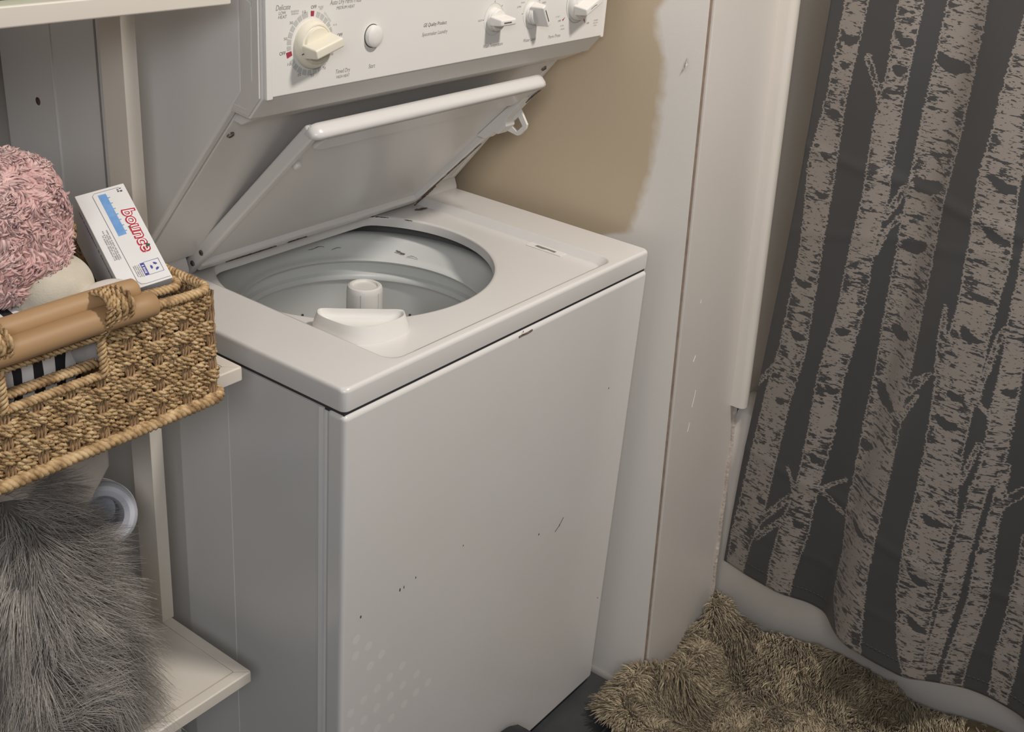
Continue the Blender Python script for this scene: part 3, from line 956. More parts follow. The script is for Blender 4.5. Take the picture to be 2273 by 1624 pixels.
# console
PY = 0.1275
cprof = [(0.1320, 1.1965), (0.1535, 1.1705), (0.1870, 1.1735), (0.1870, 1.53), (0.1320, 1.53)]
con = MB().prism(cprof, yz, 0.0015, 0.6795).build('console', PLASTIC_W, dryer, bevel=(0.0015, 2))
cap_prof = [(0.1345, 1.1975), (0.1535, 1.1740), (0.1815, 1.1765), (0.1635, 1.2005), (0.1635, 1.53), (0.1345, 1.53)]
CAPM = mat('cap_plastic', srgb(214, 209, 203), 0.45, var=(srgb(208, 203, 197), 8, .3))
for x0, x1 in ((-0.0015, 0.0016), (0.6794, 0.6820)):
    MB().prism(cap_prof, yz, x0, x1).build('end_cap', CAPM, con, bevel=(0.0008, 2))
for pth in ([(-0.0017, 0.1455, 1.215), (-0.0017, 0.1442, 1.30), (-0.0017, 0.1442, 1.294), (-0.0017, 0.1455, 1.2975), (-0.0017, 0.163, 1.3055)], [(-0.0017, 0.176, 1.1835), (-0.0017, 0.156, 1.1815)]):
    MB().tube(pth, 0.0005, 5).build('cap_line', PLASTIC_W, con)
# underside channel
MB().prism([(0.1535, 1.1705), (0.1870, 1.1735), (0.1990, 1.1570), (0.1860, 1.1545)], yz, 0.016, 0.664).build('console_lip', ENAMEL, dryer, bevel=(0.001, 1))
face = MB().box(0.0040, 0.6765, PY, 0.1340, 1.1985, 1.53).build('faceplate', PLASTIC_W, dryer, bevel=(0.0018, 2))
MB().box(0.0030, 0.0125, PY - 0.0008, 0.132, 1.1962, 1.53).build('face_edge', PLASTIC_W, con, bevel=(0.0016, 2))
MB().box(0.6710, 0.6775, PY - 0.0008, 0.132, 1.1965, 1.53).build('face_edge', PLASTIC_W, con, bevel=(0.0014, 2))
TY = PY - 0.0002


def fp(a, b):
    return (a, TY, b)


def fp2(a, b):
    return (a, TY - 0.0001, b)


def panel_xy(u, v):
    """photo position on the left dial -> metres on the panel"""
    return 0.0737 + (u - 697) * 0.000683, 1.249 - 0.000493 * (v - 100) - 0.000061 * (u - 697)


for body, x, z, w, h, m_, sh in [
        ('Delicate', .0247 + .004, 1.2936, .021, .0056, INK, .25), ('LOW', .0275, 1.2878, .0105, .0034, INK, .12), ('HEAT', .0278, 1.2836, .0125, .0034, INK, .12),
        ('OFF', .0737, 1.2903, .0085, .0036, INK_D, 0), ('OFF', .0272, 1.2449, .0090, .0038, INK_D, 0), ('OFF', .1145, 1.2560, .0085, .0036, INK_D, 0),
        ('Auto Dry Perm Press', .1236, 1.2920, .050, .0072, INK, .25), ('MEDIUM HEAT', .1236, 1.2862, .029, .0034, INK, .12),
        ('Timed Dry', .1204, 1.2142, .0235, .0062, INK, .25), ('HIGH HEAT', .1205, 1.2086, .0215, .0034, INK, .12), ('Start', .1688, 1.2145, .0115, .0050, INK, .25),
        ('GE Quality Product', .2821, 1.2521, .0440, .0058, INK_D, .25), ('Spacemaker Laundry', .2821, 1.2411, .0490, .0060, INK, .25),
        ('Wash Temperature', .4037, 1.2130, .0420, .0060, INK, .25), ('Water Level', .4865, 1.2121, .0290, .0046, INK, .25), ('Perm Press', .5466, 1.2110, .0300, .0046, INK, .25),
        ('HOT', .3725, 1.2482, .0085, .0026, INK, 0), ('LOW', .4560, 1.2590, .0085, .0026, INK, 0), ('HIGH', .5140, 1.2600, .0090, .0026, INK, 0),
        ('START', .5510, 1.2375, .0110, .0024, INK_L, 0), ('OFF', .5560, 1.2312, .0070, .0026, INK_D, 0), ('OFF', .6310, 1.2212, .0065, .0026, INK_D, 0)]:
    text(body, x, z, w, h, fp, m_, face, shear=sh)
for body, zx, zy in (('10', 597, 140), ('30', 455, 262), ('50', 390, 440), ('90', 920, 628), ('70', 830, 790), ('50', 690, 868), ('30', 540, 855), ('10', 428, 728)):
    x, z = panel_xy(560 + zx / 5.166, zy / 5.166)
    text(body, x, z, .0050 if len(body) < 3 else .007, .0030, fp, INK, face)
for body, zx, zy, w in (('MORE', 790, 82, .008), ('DRY', 795, 104, .005)):
    x, z = panel_xy(560 + zx / 5.166, zy / 5.166)
    text(body, x, z, w, .0024, fp, INK_L, face)
for k, (x, z, w) in enumerate(((.652, 1.2235, .011), (.652, 1.2198, .012), (.652, 1.2161, .009), (.5640, 1.2238, .009), (.5660, 1.2190, .010), (.4020, 1.2760, .011), (.4640, 1.2640, .0085))):
    fine_print(x, z, w, .0022, fp, INK_L, face, k)
for k, (zx, zy, w) in enumerate(((500, 132, .012), (500, 160, .011), (960, 285, .006))):
    x, z = panel_xy(560 + zx / 5.166, zy / 5.166)
    fine_print(x, z, w, .0024, fp, INK_L, face, 20 + k)
_x, _z = panel_xy(560 + 868 / 5.166, 196 / 5.166)
_c, _s = math.cos(R(-48)), math.sin(R(-48))
text('DRYNESS', 0, 0, .0150, .0024, lambda a, b: fp(_x + a * _c - b * _s, _z + a * _s + b * _c), INK_L, face)


def arc_seg(cx, cz, r0, r1, a0, a1, material, parent, name='dial_mark', k=6, fn=fp):
    vs, fs = [], []
    for i in range(k + 1):
        t = a0 + (a1 - a0) * i / k
        for r in (r0, r1):
            vs.append(fn(cx + r * math.cos(t), cz + r * math.sin(t)))
    for i in range(k):
        fs.append((2 * i, 2 * i + 1, 2 * i + 3, 2 * i + 2))
    return MB().add(vs, fs).build(name, material, parent, smooth=False)


DX, DZ = 0.0688, 1.2512
edges = [96, 113, 126, 139, 152, 165, 178, 189]
edges2 = [206, 219, 232, 246, 260, 274, 288, 302, 316, 330, 345]
edges3 = [15, 27, 39, 51, 63, 75]
for E in (edges, edges2, edges3):
    for a, b in zip(E[:-1], E[1:]):
        arc_seg(DX, DZ, 0.0292, 0.0352, R(a + 1.2), R(b - 1.2), INK_L, face)
for a, r0, r1, wd in ((85, .0295, .0352, 4.5), (195, .0292, .0372, 5), (4, .0345, .0375, 3)):
    arc_seg(DX, DZ, r0, r1, R(a - wd), R(a + wd), RED, face, 'red_mark')
for (x, z, an) in ((.5668, 1.2334, 35), (.6215, 1.2248, -50)):
    dx, dz = math.cos(R(an)), math.sin(R(an))
    MB().add([fp(x - dx * .004 - dz * .0014, z - dz * .004 + dx * .0014), fp(x - dx * .004 + dz * .0014, z - dz * .004 - dx * .0014), fp(x + dx * .004, z + dz * .004)], [(0, 1, 2)]).build('red_mark', RED, face, smooth=False)


def knob(x, z, rs, rk, hs, hk, grip, ang, material, name='knob', line=None):
    """skirted knob with a raised grip bar; heights measured out of the panel (-y)"""
    def f(a, b, h):
        return (x + a, PY - h, z + b)
    k = MB().lathe([(rs, 0), (rs, hs * 0.35), (rs * 0.96, hs * 0.7), (rs * 0.88, hs), (rk * 1.06, hs * 1.02), (rk * 1.03, hs * 0.94), (rk, hs * 0.98), (rk * 0.985, hk * 0.86), (rk * 0.93, hk), (0, hk)], f, 48).build(name, material, dryer)
    c, s = math.cos(R(ang)), math.sin(R(ang))
    L, wd, hh = grip
    # grip bar with sloping flanks
    sec = [(-L, -wd, hk * .55), (L, -wd, hk * .55), (L, wd, hk * .55), (-L, wd, hk * .55),
           (-L * 0.97, -wd * .62, hh), (L * 0.97, -wd * .62, hh), (L * 0.97, wd * .62, hh), (-L * 0.97, wd * .62, hh)]
    vs = [f(p * c - q * s, p * s + q * c, h) for p, q, h in sec]
    MB().add(vs, [(3, 2, 1, 0), (4, 5, 6, 7), (0, 1, 5, 4), (1, 2, 6, 5), (2, 3, 7, 6), (3, 0, 4, 7)]).build('grip', material, k, bevel=(0.0022, 3))
    if line:
        l0, l1, lw = line
        vs = [f(p * c - q * s, p * s + q * c, hh + .0002) for p, q in ((l0, -lw), (l1, -lw), (l1, lw), (l0, lw))]
        MB().add(vs, [(0, 1, 2, 3)]).build('pointer_line', INK_D, k, smooth=False)
    return k


k1 = knob(0.0705, 1.2505, 0.0265, 0.0205, 0.010, 0.0125, (0.0225, 0.0085, 0.030), 14, IVORY, 'timer_knob')
MB().obox((0.0478, PY - 0.0103, 1.2435), ((1, 0, 0.25), (0, 1, 0), (-.25, 0, 1)), (0.0016, 0.0003, 0.0005)).build('pointer_line', INK_D, k1)
k2 = knob(0.4015, 1.2475, 0.0150, 0.0140, 0.006, 0.010, (0.0165, 0.0066, 0.026), 0, PLASTIC_W, 'selector_knob', line=(-0.011, 0.005, 0.0009))
k3 = knob(0.4875, 1.2480, 0.0150, 0.0140, 0.006, 0.010, (0.0165, 0.0066, 0.026), -58, PLASTIC_W, 'selector_knob', line=(-0.010, 0.009, 0.0009))
k4 = knob(0.5990, 1.2530, 0.0245, 0.0200, 0.010, 0.0125, (0.0220, 0.0082, 0.030), 22, PLASTIC_W, 'timer_knob')
MB().tube([(0.590, PY - .0302, 1.2495), (0.598, PY - .0304, 1.2535), (0.604, PY - .0302, 1.2545)], 0.0004, 4).build('scuff', SPK, k4)
for cx, cz in ((.4015, 1.2475), (.4875, 1.2480)):
    arc_seg(cx, cz, 0.0206, 0.0210, R(-175), R(-10), INK_L, face, 'dial_ring', 30)
    arc_seg(cx, cz, 0.0206, 0.0210, R(0), R(178), INK_L, face, 'dial_ring', 30)
    for a in (90, 178, 45):
        arc_seg(cx, cz, 0.0216, 0.0240, R(a - 1.5), R(a + 1.5), INK, face, 'dial_tick', 2)
arc_seg(.5990, 1.2530, 0.0272, 0.0290, R(-170), R(190), INK_L, face, 'dial_ring', 40)
# start button
MB().lathe([(0.0128, 0), (0.0128, 0.004), (0.0122, 0.0058), (0.0100, 0.0072), (0.0060, 0.0082), (0.0, 0.0085)], lambda a, b, h: (0.1685 + a, PY - h, 1.2495 + b), 40).build('start_button', PLASTIC_W, dryer)
MB().lathe([(0.0137, 0), (0.0137, 0.0004), (0.0127, 0.0004)], lambda a, b, h: (0.1685 + a, PY - h, 1.2495 + b), 40).build('button_ring', GAP, face)

# ================================================================== shelf unit
shelf = thing('shelf_unit', 'cream painted open shelf unit standing left of the washer', 'shelf', (-0.33, 0.29, 0))
SX0, SX1, SY0, SY1 = -0.640, -0.048, 0.120, 0.460
for z0, z1 in ((0.412, 0.431), (0.873, 0.892), (1.3035, 1.3225)):
    s = MB().box(SX0 + .018, SX1 - .017, SY0 + .018, SY1, z0 + .002, z1 - .0006).build('shelf_board', SHELF, shelf)
    MB().add([(SX0, SY0, z0), (SX1, SY0, z0), (SX1 - .0165, SY0 + .0172, z0), (SX0 + .0165, SY0 + .0172, z0),
              (SX0, SY0, z1), (SX1, SY0, z1), (SX1 - .0165, SY0 + .0172, z1), (SX0 + .0165, SY0 + .0172, z1)],
             [(3, 2, 1, 0), (4, 5, 6, 7), (0, 1, 5, 4), (1, 2, 6, 5), (2, 3, 7, 6), (3, 0, 4, 7)]).build('front_rail', SHELF, s, bevel=(0.0022, 3))
    for xa, xb in ((SX1, SX1 - .0165), (SX0, SX0 + .0165)):
        MB().add([(xa, SY0 + .0004, z0), (xb, SY0 + .0176, z0), (xb, SY1, z0), (xa, SY1, z0), (xa, SY0 + .0004, z1), (xb, SY0 + .0176, z1), (xb, SY1, z1), (xa, SY1, z1)],
                 [(3, 2, 1, 0), (4, 5, 6, 7), (0, 1, 5, 4), (1, 2, 6, 5), (2, 3, 7, 6), (3, 0, 4, 7)]).build('side_rail', SHELF, s, bevel=(0.0015, 2))
for x0 in (-0.0645, -0.640 + 0.002):
    for z0, z1 in ((0.0, 0.412), (0.431, 0.873), (0.892, 1.3035)):
        MB().box(x0, x0 + 0.0195, 0.2855, 0.3275, z0, z1).build('post', SHELF, shelf, bevel=(0.0012, 2))

# ================================================================== shower curtain
ctrl = [(-.06, .955), (-.12, .95), (-.18, .935), (-.244, .925), (-.30, .94), (-.339, .935), (-.365, .90), (-.40, .87), (-.46, .862), (-.52, .858), (-.56, .885), (-.608, .908), (-.65, .912), (-.70, .905), (-.76, .87), (-.85, .865), (-.92, .91), (-1.05, .90)]
ky = np.array([c[0] for c in ctrl])[::-1]
kx = np.array([c[1] for c in ctrl])[::-1]
NYc, NZc = 230, 380
Yc = np.linspace(-0.118, -1.02, NYc)
Zc = np.linspace(0.200, 1.955, NZc)
base = np.interp(Yc, ky, kx)
ker = np.exp(-np.linspace(-2.2, 2.2, 17) ** 2)
ker /= ker.sum()
base = np.convolve(np.pad(base, 8, mode='edge'), ker, mode='valid')
YG, ZG = np.meshgrid(Yc, Zc)
kk = 1 - .45 * np.clip((ZG - .2) / 1.1, 0, 1)
XG = .915 + (base[None, :] - .915) * kk
PP = np.stack([XG, YG, ZG], -1).reshape(-1, 3)
# packing creases: soft sideways kinks
cre = np.zeros(len(PP))
for zc, amp, sl_ in ((1.02, 0.0016, 0.10), (0.93, 0.0008, -0.2), (0.44, 0.0012, 0.12), (0.30, 0.0008, 0.05)):
    d = PP[:, 2] - zc - sl_ * (PP[:, 1] + 0.3)
    cre += amp * np.exp(-(d / 0.010) ** 2)
PP[:, 0] -= cre
PP[:, 0] += 0.0016 * fbm(PP, 30, 80, 2)
# gentle drift of the free edge
PP[:, 1] += 0.004 * np.sin(PP[:, 2] * 5)
idx = np.arange(NYc * NZc).reshape(NZc, NYc)
F = np.stack([idx[:-1, :-1], idx[:-1, 1:], idx[1:, 1:], idx[1:, :-1]], -1).reshape(-1, 4)
me = raw_mesh('cloth', PP, F)
# print fields: signed distance to trunk edges, knots, and side position for shading the print
y, z = PP[:, 1], PP[:, 2]
sd_ = np.full(len(PP), -1.0)
across = np.zeros(len(PP))


def ext(tr):
    a = np.array(tr)
    if a[0, 0] > 1.2:        # runs on up to the rod
        a = np.vstack([[1.97, a[0, 1] - 0.01, a[0, 2]], a])
    return a[::-1]


extra = [[(1.95, -0.72, .02), (1.0, -0.73, .022), (0.19, -0.735, .024)], [(1.95, -0.83, .03), (1.0, -0.82, .032), (0.19, -0.80, .03)], [(1.95, -0.94, .022), (0.19, -0.93, .024)]]
for tr in TRUNKS + extra:
    a = ext(tr)
    inr = (z >= a[0, 0] - 0.004) & (z <= a[-1, 0] + 0.01)
    c = np.interp(z, a[:, 0], a[:, 1])
    h = np.interp(z, a[:, 0], a[:, 2])
    d = np.where(inr, h - np.abs(y - c), -1.0)
    across = np.where(d > sd_, (y - c) / np.maximum(h, 1e-4), across)
    sd_ = np.maximum(sd_, d)
for br in BRANCHES:
    for (y0, z0, h0), (y1, z1, h1) in zip(br[:-1], br[1:]):
        dy, dz = y1 - y0, z1 - z0
        L2 = dy * dy + dz * dz
        t = np.clip(((y - y0) * dy + (z - z0) * dz) / L2, 0, 1)
        d = (h0 + (h1 - h0) * t) - np.hypot(y - y0 - t * dy, z - z0 - t * dz)
        sd_ = np.maximum(sd_, d)
kn = np.full(len(PP), -1.0)
for (ky0, kz0, a, b, r) in KNOTS:
    c, s_ = math.cos(r), math.sin(r)
    u = (-(y - ky0)) * c + -(z - kz0) * s_
    v = (y - ky0) * -s_ + (z - kz0) * c
    v = v + 0.25 * b * np.cos(u / a * 3)
    d = (1 - np.sqrt((u / a) ** 2 + (v / b) ** 2)) * b
    kn = np.maximum(kn, d)
for nm, arr in (('trunk', sd_), ('knot', kn), ('across', across)):
    at = me.attributes.new(nm, 'FLOAT', 'POINT')
    at.data.foreach_set('value', arr.astype(np.float32))

CM = bpy.data.materials.new('birch_print_cloth')
CM.use_nodes = True
nt = CM.node_tree
bsdf = nt.nodes['Principled BSDF']
tc = nt.nodes.new('ShaderNodeTexCoord')


def nd_(t, **kw):
    n = nt.nodes.new(t)
    for k, v in kw.items():
        setattr(n, k, v)
    return n


def math_(op, a, b=None, clamp=False):
    n = nt.nodes.new('ShaderNodeMath')
    n.operation = op
    n.use_clamp = clamp
    for i, q in enumerate((a, b)):
        if q is None:
            continue
        if isinstance(q, (int, float)):
            n.inputs[i].default_value = q
        else:
            nt.links.new(q, n.inputs[i])
    return n.outputs[0]


def noise_(scale, sy, sz, detail=3, rough=0.5, off=0.0):
    mp = nt.nodes.new('ShaderNodeMapping')
    mp.inputs['Scale'].default_value = (0.0, sy, sz)
    mp.inputs['Location'].default_value = (off, off, off)
    nt.links.new(tc.outputs['Object'], mp.inputs['Vector'])
    n = nt.nodes.new('ShaderNodeTexNoise')
    n.inputs['Scale'].default_value = scale
    n.inputs['Detail'].default_value = detail
    n.inputs['Roughness'].default_value = rough
    nt.links.new(mp.outputs[0], n.inputs['Vector'])
    return n.outputs['Fac']


def attr_(nm):
    n = nt.nodes.new('ShaderNodeAttribute')
    n.attribute_name = nm
    return n.outputs['Fac']


tr_a, kn_a, ac_a = attr_('trunk'), attr_('knot'), attr_('across')
# ragged edge: short sideways dashes
rag = math_('MULTIPLY', math_('SUBTRACT', noise_(60, 1.0, 5.0, 3, 0.6), 0.5), 0.016)
edge_ = math_('ADD', tr_a, rag)
trunk_m = math_('GREATER_THAN', edge_, 0.0)
# bark flecks: horizontal dashes, denser to the sides of a trunk
f1 = noise_(34, 1.0, 4.2, 3, 0.62)
f2 = noise_(90, 1.0, 3.4, 2, 0.6, 3.0)
f3 = noise_(9, 1.0, 1.6, 2, 0.5, 7.0)
side_ = math_('MULTIPLY', math_('ABSOLUTE', ac_a), 0.075)
lim1 = math_('SUBTRACT', math_('SUBTRACT', 0.602, side_), math_('MULTIPLY', math_('SUBTRACT', f3, 0.5), 0.30))
mark1 = math_('GREATER_THAN', f1, lim1)
lim2 = math_('SUBTRACT', math_('SUBTRACT', 0.632, side_), math_('MULTIPLY', math_('SUBTRACT', f3, 0.5), 0.18))
mark2 = math_('GREATER_THAN', f2, lim2)
knot_m = math_('GREATER_THAN', math_('ADD', kn_a, math_('MULTIPLY', math_('SUBTRACT', f2, 0.5), 0.010)), 0.0)
inner = math_('GREATER_THAN', edge_, 0.0022)
marks = math_('MULTIPLY', math_('MAXIMUM', math_('MAXIMUM', mark1, mark2), knot_m), inner)
pale = math_('MULTIPLY', trunk_m, math_('SUBTRACT', 1.0, marks))
mix = nt.nodes.new('ShaderNodeMix')
mix.data_type = 'RGBA'
mix.inputs[6].default_value = srgb(65, 64, 64)
mix.inputs[7].default_value = srgb(143, 134, 126)
nt.links.new(pale, mix.inputs[0])
nt.links.new(mix.outputs[2], bsdf.inputs['Base Color'])
bsdf.inputs['Roughness'].default_value = 0.55
bsdf.inputs['Sheen Weight'].default_value = 0.15
wv = noise_(900, 1, 1, 1)
bmp = nt.nodes.new('ShaderNodeBump')
bmp.inputs['Strength'].default_value = 0.15
bmp.inputs['Distance'].default_value = 0.0005
nt.links.new(wv, bmp.inputs['Height'])
nt.links.new(bmp.outputs['Normal'], bsdf.inputs['Normal'])

curtain = thing('shower_curtain', 'dark grey shower curtain printed with pale birch trunks', 'curtain', (0.91, -0.55, 0.2))
cl_ = link('cloth', me, CM, curtain)
sm = cl_.modifiers.new('thickness', 'SOLIDIFY')
sm.thickness = 0.0012
sm.offset = 0
# stitched hem line
hem = []
for i in range(0, NYc, 1):
    p = PP[6 * NYc + i]
    hem.append((p[0] - 0.0012, p[1], p[2]))
STI = mat('hem_thread', srgb(84, 80, 78), 0.8)
mb = MB()
for i in range(0, len(hem) - 1, 2):
    mb.tube([hem[i], hem[i + 1]], 0.00045, 4)
mb.build('hem_stitch', STI, curtain)
ROD = mat('chrome', srgb(200, 200, 200), 0.2, 1.0)
rod = thing('curtain_rod', 'chrome rod carrying the birch curtain', 'curtain rod', (0.915, -1.3, 1.985))
MB().tube([(0.915, YF + 0.004, 1.985), (0.915, -1.3, 1.985), (0.915, wall_edge(1.985) - BT - 0.002, 1.985)], 0.0125, 16).build('rod', ROD, rod)
for y_ in (YF + 0.006, wall_edge(1.985) - BT - 0.008):
    MB().lathe([(0.0, -0.004), (0.028, -0.004), (0.028, 0.003), (0.014, 0.004)], lambda a, b, h, y_=y_: (0.915 + a, y_ + h, 1.985 + b), 24).build('flange', ROD, rod)
for k in range(9):
    yk = -0.14 - k * 0.105
    MB().tube([(0.915 + 0.021 * math.cos(t), yk, 1.979 + 0.030 * math.sin(t)) for t in np.linspace(0, 2 * math.pi, 25)], 0.0014, 6, caps=False).build('curtain_ring', ROD, curtain)

# ================================================================== basket
SG = bpy.data.materials.new('seagrass')
SG.use_nodes = True
_nt = SG.node_tree
_b = _nt.nodes['Principled BSDF']
_tc = _nt.nodes.new('ShaderNodeTexCoord')
_n1 = _nt.nodes.new('ShaderNodeTexNoise')
_n1.inputs['Scale'].default_value = 90
_n1.inputs['Detail'].default_value = 5
_nt.links.new(_tc.outputs['Object'], _n1.inputs['Vector'])
_rp = _nt.nodes.new('ShaderNodeValToRGB')
_rp.color_ramp.elements[0].position = 0.30
_rp.color_ramp.elements[0].color = srgb(132, 102, 70)
_rp.color_ramp.elements[1].position = 0.72
_rp.color_ramp.elements[1].color = srgb(228, 200, 156)
_e = _rp.color_ramp.elements.new(0.5)
_e.color = srgb(194, 162, 118)
_nt.links.new(_n1.outputs['Fac'], _rp.inputs['Fac'])
_nt.links.new(_rp.outputs['Color'], _b.inputs['Base Color'])
_b.inputs['Roughness'].default_value = 0.62
_b.inputs['Specular IOR Level'].default_value = 0.3
_bp = _nt.nodes.new('ShaderNodeBump')
_bp.inputs['Strength'].default_value = 0.4
_bp.inputs['Distance'].default_value = 0.0006
_n2 = _nt.nodes.new('ShaderNodeTexNoise')
_n2.inputs['Scale'].default_value = 700
_nt.links.new(_tc.outputs['Object'], _n2.inputs['Vector'])
_nt.links.new(_n2.outputs['Fac'], _bp.inputs['Height'])
_nt.links.new(_bp.outputs['Normal'], _b.inputs['Normal'])
STAKE = mat('seagrass_stake', srgb(138, 108, 78), 0.7, var=(srgb(176, 144, 106), 120, 0.2))
WOOD = mat('rattan_pole', srgb(188, 154, 114), 0.55, var=(srgb(164, 128, 90), 22, 0.25), bump=(60, 0.25, 0.001))
_mp = WOOD.node_tree.nodes.new('ShaderNodeMapping')
_mp.inputs['Scale'].default_value = (0.10, 1, 1)
for _l in list(WOOD.node_tree.links):
    if _l.from_node.type == 'TEX_COORD':
        WOOD.node_tree.links.new(_l.from_node.outputs['Object'], _mp.inputs['Vector'])
        WOOD.node_tree.links.new(_mp.outputs[0], _l.to_socket)

basket = thing('wicker_basket', 'woven seagrass basket with wooden pole handle on the middle shelf', 'basket', (-0.31, 0.24, 0.892))
BX0, BX1, BY0, BY1, BZ0, BZ1 = -0.515, -0.1125, 0.0785, 0.385, 0.892, 1.028
RC = 0.016


def basket_path(z, x_from=None, lean=0.010, inset=0.0, step=0.0026, full=True):
    """outline at height z, starting at the left of the front face, running right, back, left"""
    k = (z - BZ0) / (BZ1 - BZ0)
    x0, x1 = BX0 + lean * k + inset, BX1 - lean * k - inset
    y0, y1 = BY0 + inset, BY1 - inset
    xs = x_from if x_from is not None else x0 + RC
    pts = [(xs, y0), (x1 - RC, y0)]
    for a in np.linspace(-90, 0, 7)[1:]:
        pts.append((x1 - RC + RC * math.cos(R(a)), y0 + RC + RC * math.sin(R(a))))
    if full:
        for a in np.linspace(0, 90, 7):
            pts.append((x1 - RC + RC * math.cos(R(a)), y1 - RC + RC * math.sin(R(a))))
        for a in np.linspace(90, 180, 7):
            pts.append((x0 + RC + RC * math.cos(R(a)), y1 - RC + RC * math.sin(R(a))))
        for a in np.linspace(180, 270, 7):
            if x_from is None:
                pts.append((x0 + RC + RC * math.cos(R(a)), y0 + RC + RC * math.sin(R(a))))
    P = np.array(pts)
    d = np.r_[0, np.cumsum(np.linalg.norm(np.diff(P, axis=0), axis=1))]
    n = int(d[-1] / step)
    s = np.linspace(0, d[-1], n)
    X = np.interp(s, d, P[:, 0])
    Y = np.interp(s, d, P[:, 1])
    T = np.stack([np.gradient(X), np.gradient(Y)], 1)
    T /= np.linalg.norm(T, axis=1)[:, None]
    return np.c_[X, Y, np.full(n, z)], np.c_[T[:, 1], -T[:, 0], np.zeros(n)], s


def twist_rope(path, r, pitch, ply=2, sides=5, fat=0.62, phase=0.0, jitter=0.0):
    """ply strands twisted round a path -> V, F"""
    P = np.array(path, float)
    n = len(P)
    T = unit(np.gradient(P, axis=0))
    up = np.array([0, 0, 1.0]) if abs(T[:, 2]).mean() < 0.8 else np.array([0, 1.0, 0])
    N = unit(np.cross(T, up))
    B = np.cross(T, N)
    s = np.r_[0, np.cumsum(np.linalg.norm(np.diff(P, axis=0), axis=1))]
    th = 2 * np.pi * s / pitch + phase
    if jitter:
        th = th + jitter * np.sin(s * 37 + phase * 3)
    Vs, Fs = [], []
    off = 0
    for k in range(ply):
        a = th + 2 * np.pi * k / ply
        C = P + (N * np.cos(a)[:, None] + B * np.sin(a)[:, None]) * (r * (1 - fat) * 1.05)
        Tk = unit(np.gradient(C, axis=0))
        Nk = unit(np.cross(Tk, T + 1e-6 * N) + 1e-4 * (N * np.cos(a)[:, None] + B * np.sin(a)[:, None]))
        Nk = unit(N * np.cos(a)[:, None] + B * np.sin(a)[:, None])
        Nk = unit(Nk - Tk * (Nk * Tk).sum(1)[:, None])
        Bk = np.cross(Tk, Nk)
        an = np.arange(sides) * 2 * np.pi / sides
        V = C[:, None] + r * fat * (np.cos(an)[None, :, None] * Nk[:, None] + np.sin(an)[None, :, None] * Bk[:, None])
        idx = np.arange(n * sides).reshape(n, sides) + off
        nx = np.roll(idx, -1, axis=1)
        F = np.stack([idx[:-1], nx[:-1], nx[1:], idx[1:]], -1).reshape(-1, 4)
        Vs.append(V.reshape(-1, 3))
        Fs.append(F)
        off += n * sides
    return np.concatenate(Vs), np.concatenate(Fs)


def merge_ropes(lst):
    V, F, o = [], [], 0
    for v, f in lst:
        V.append(v)
        F.append(f + o)
        o += len(v)
    return np.concatenate(V), np.concatenate(F)


HX0, HX1, HZ = -0.366, -0.2615, 0.972       # hand hole in the front face
PITCH_ST = 0.0345
rows = 22
for i in range(rows):
    z = BZ0 + 0.0085 + i * (BZ1 - BZ0 - 0.014) / (rows - 1)
    g = (i + 2) % 5
    front = g < 3
    cut = z > HZ + 0.004
    P, Nn, s = basket_path(z, x_from=HX1 + 0.002 if cut else None, step=0.0028)
    x_ref = np.where(np.abs(P[:, 1] - BY0) < 0.004, P[:, 0] + 0.159, s)
    ph = np.cos(2 * np.pi * x_ref / PITCH_ST)           # 1 at a stake
    bulge = np.clip(ph, -1, 1)
    off = (0.0032 * bulge if front else -0.0050 * (0.5 + 0.5 * bulge)) + 0.0003 * np.sin(s * 90 + i)
    P = P + Nn * off[:, None]
    gz = {0: 0.0013, 1: 0.0, 2: -0.0013, 3: -0.0012, 4: 0.0012}[g]
    P[:, 2] += gz * (0.5 + 0.5 * ph) * (1.0 if front else -0.8) + 0.0005 * np.sin(s * 55 + i * 1.7)
    V, F = twist_rope(P, 0.0041, 0.0165, 2, 5, 0.55, phase=i * 1.3, jitter=0.5)
    link('woven_row', raw_mesh('woven_row', V, F), SG, basket)
    if cut:   # short rows on the far side of the hole
        xs = np.arange(BX0 + 0.012, HX0, 0.003)
        Q = np.c_[xs, np.full(len(xs), BY0), np.full(len(xs), z)]
        Q[:, 1] -= (0.0024 if front else -0.003) * (0.5 + 0.5 * np.cos(2 * np.pi * (xs + 0.159) / PITCH_ST))
        V, F = twist_rope(Q, 0.0041, 0.0165, 2, 5, 0.55, phase=i)
        link('woven_row', raw_mesh('woven_row', V, F), SG, basket)
# stakes on the front and right faces
for k in range(-12, 2):
    x = -0.159 + k * PITCH_ST
    if x < BX0 + 0.01 or x > BX1 - 0.012:
        continue
    top = BZ1 - 0.002 if not (HX0 < x < HX1) else HZ
    lst = []
    for dx in (-0.0036, 0.0, 0.0036):
        zz = np.arange(BZ0 + 0.002, top, 0.003)
        lst.append(twist_rope(np.c_[np.full(len(zz), x + dx) + 0.0004 * np.sin(zz * 300 + dx * 900), np.full(len(zz), BY0 + 0.0008), zz], 0.0024, 0.03, 2, 5, 0.62, phase=dx * 900))
    V, F = merge_ropes(lst)
    link('stake', raw_mesh('stake', V, F), STAKE, basket)
for k in range(1, 9):
    y = BY0 + k * PITCH_ST
    zz = np.arange(BZ0 + 0.002, BZ1 - 0.002, 0.004)
    V, F = twist_rope(np.c_[BX1 - 0.009 - 0.010 * (zz - BZ0) / (BZ1 - BZ0), np.full(len(zz), y), zz], 0.004, 0.03, 2, 5, 0.62)
    link('stake', raw_mesh('stake', V, F), STAKE, basket)
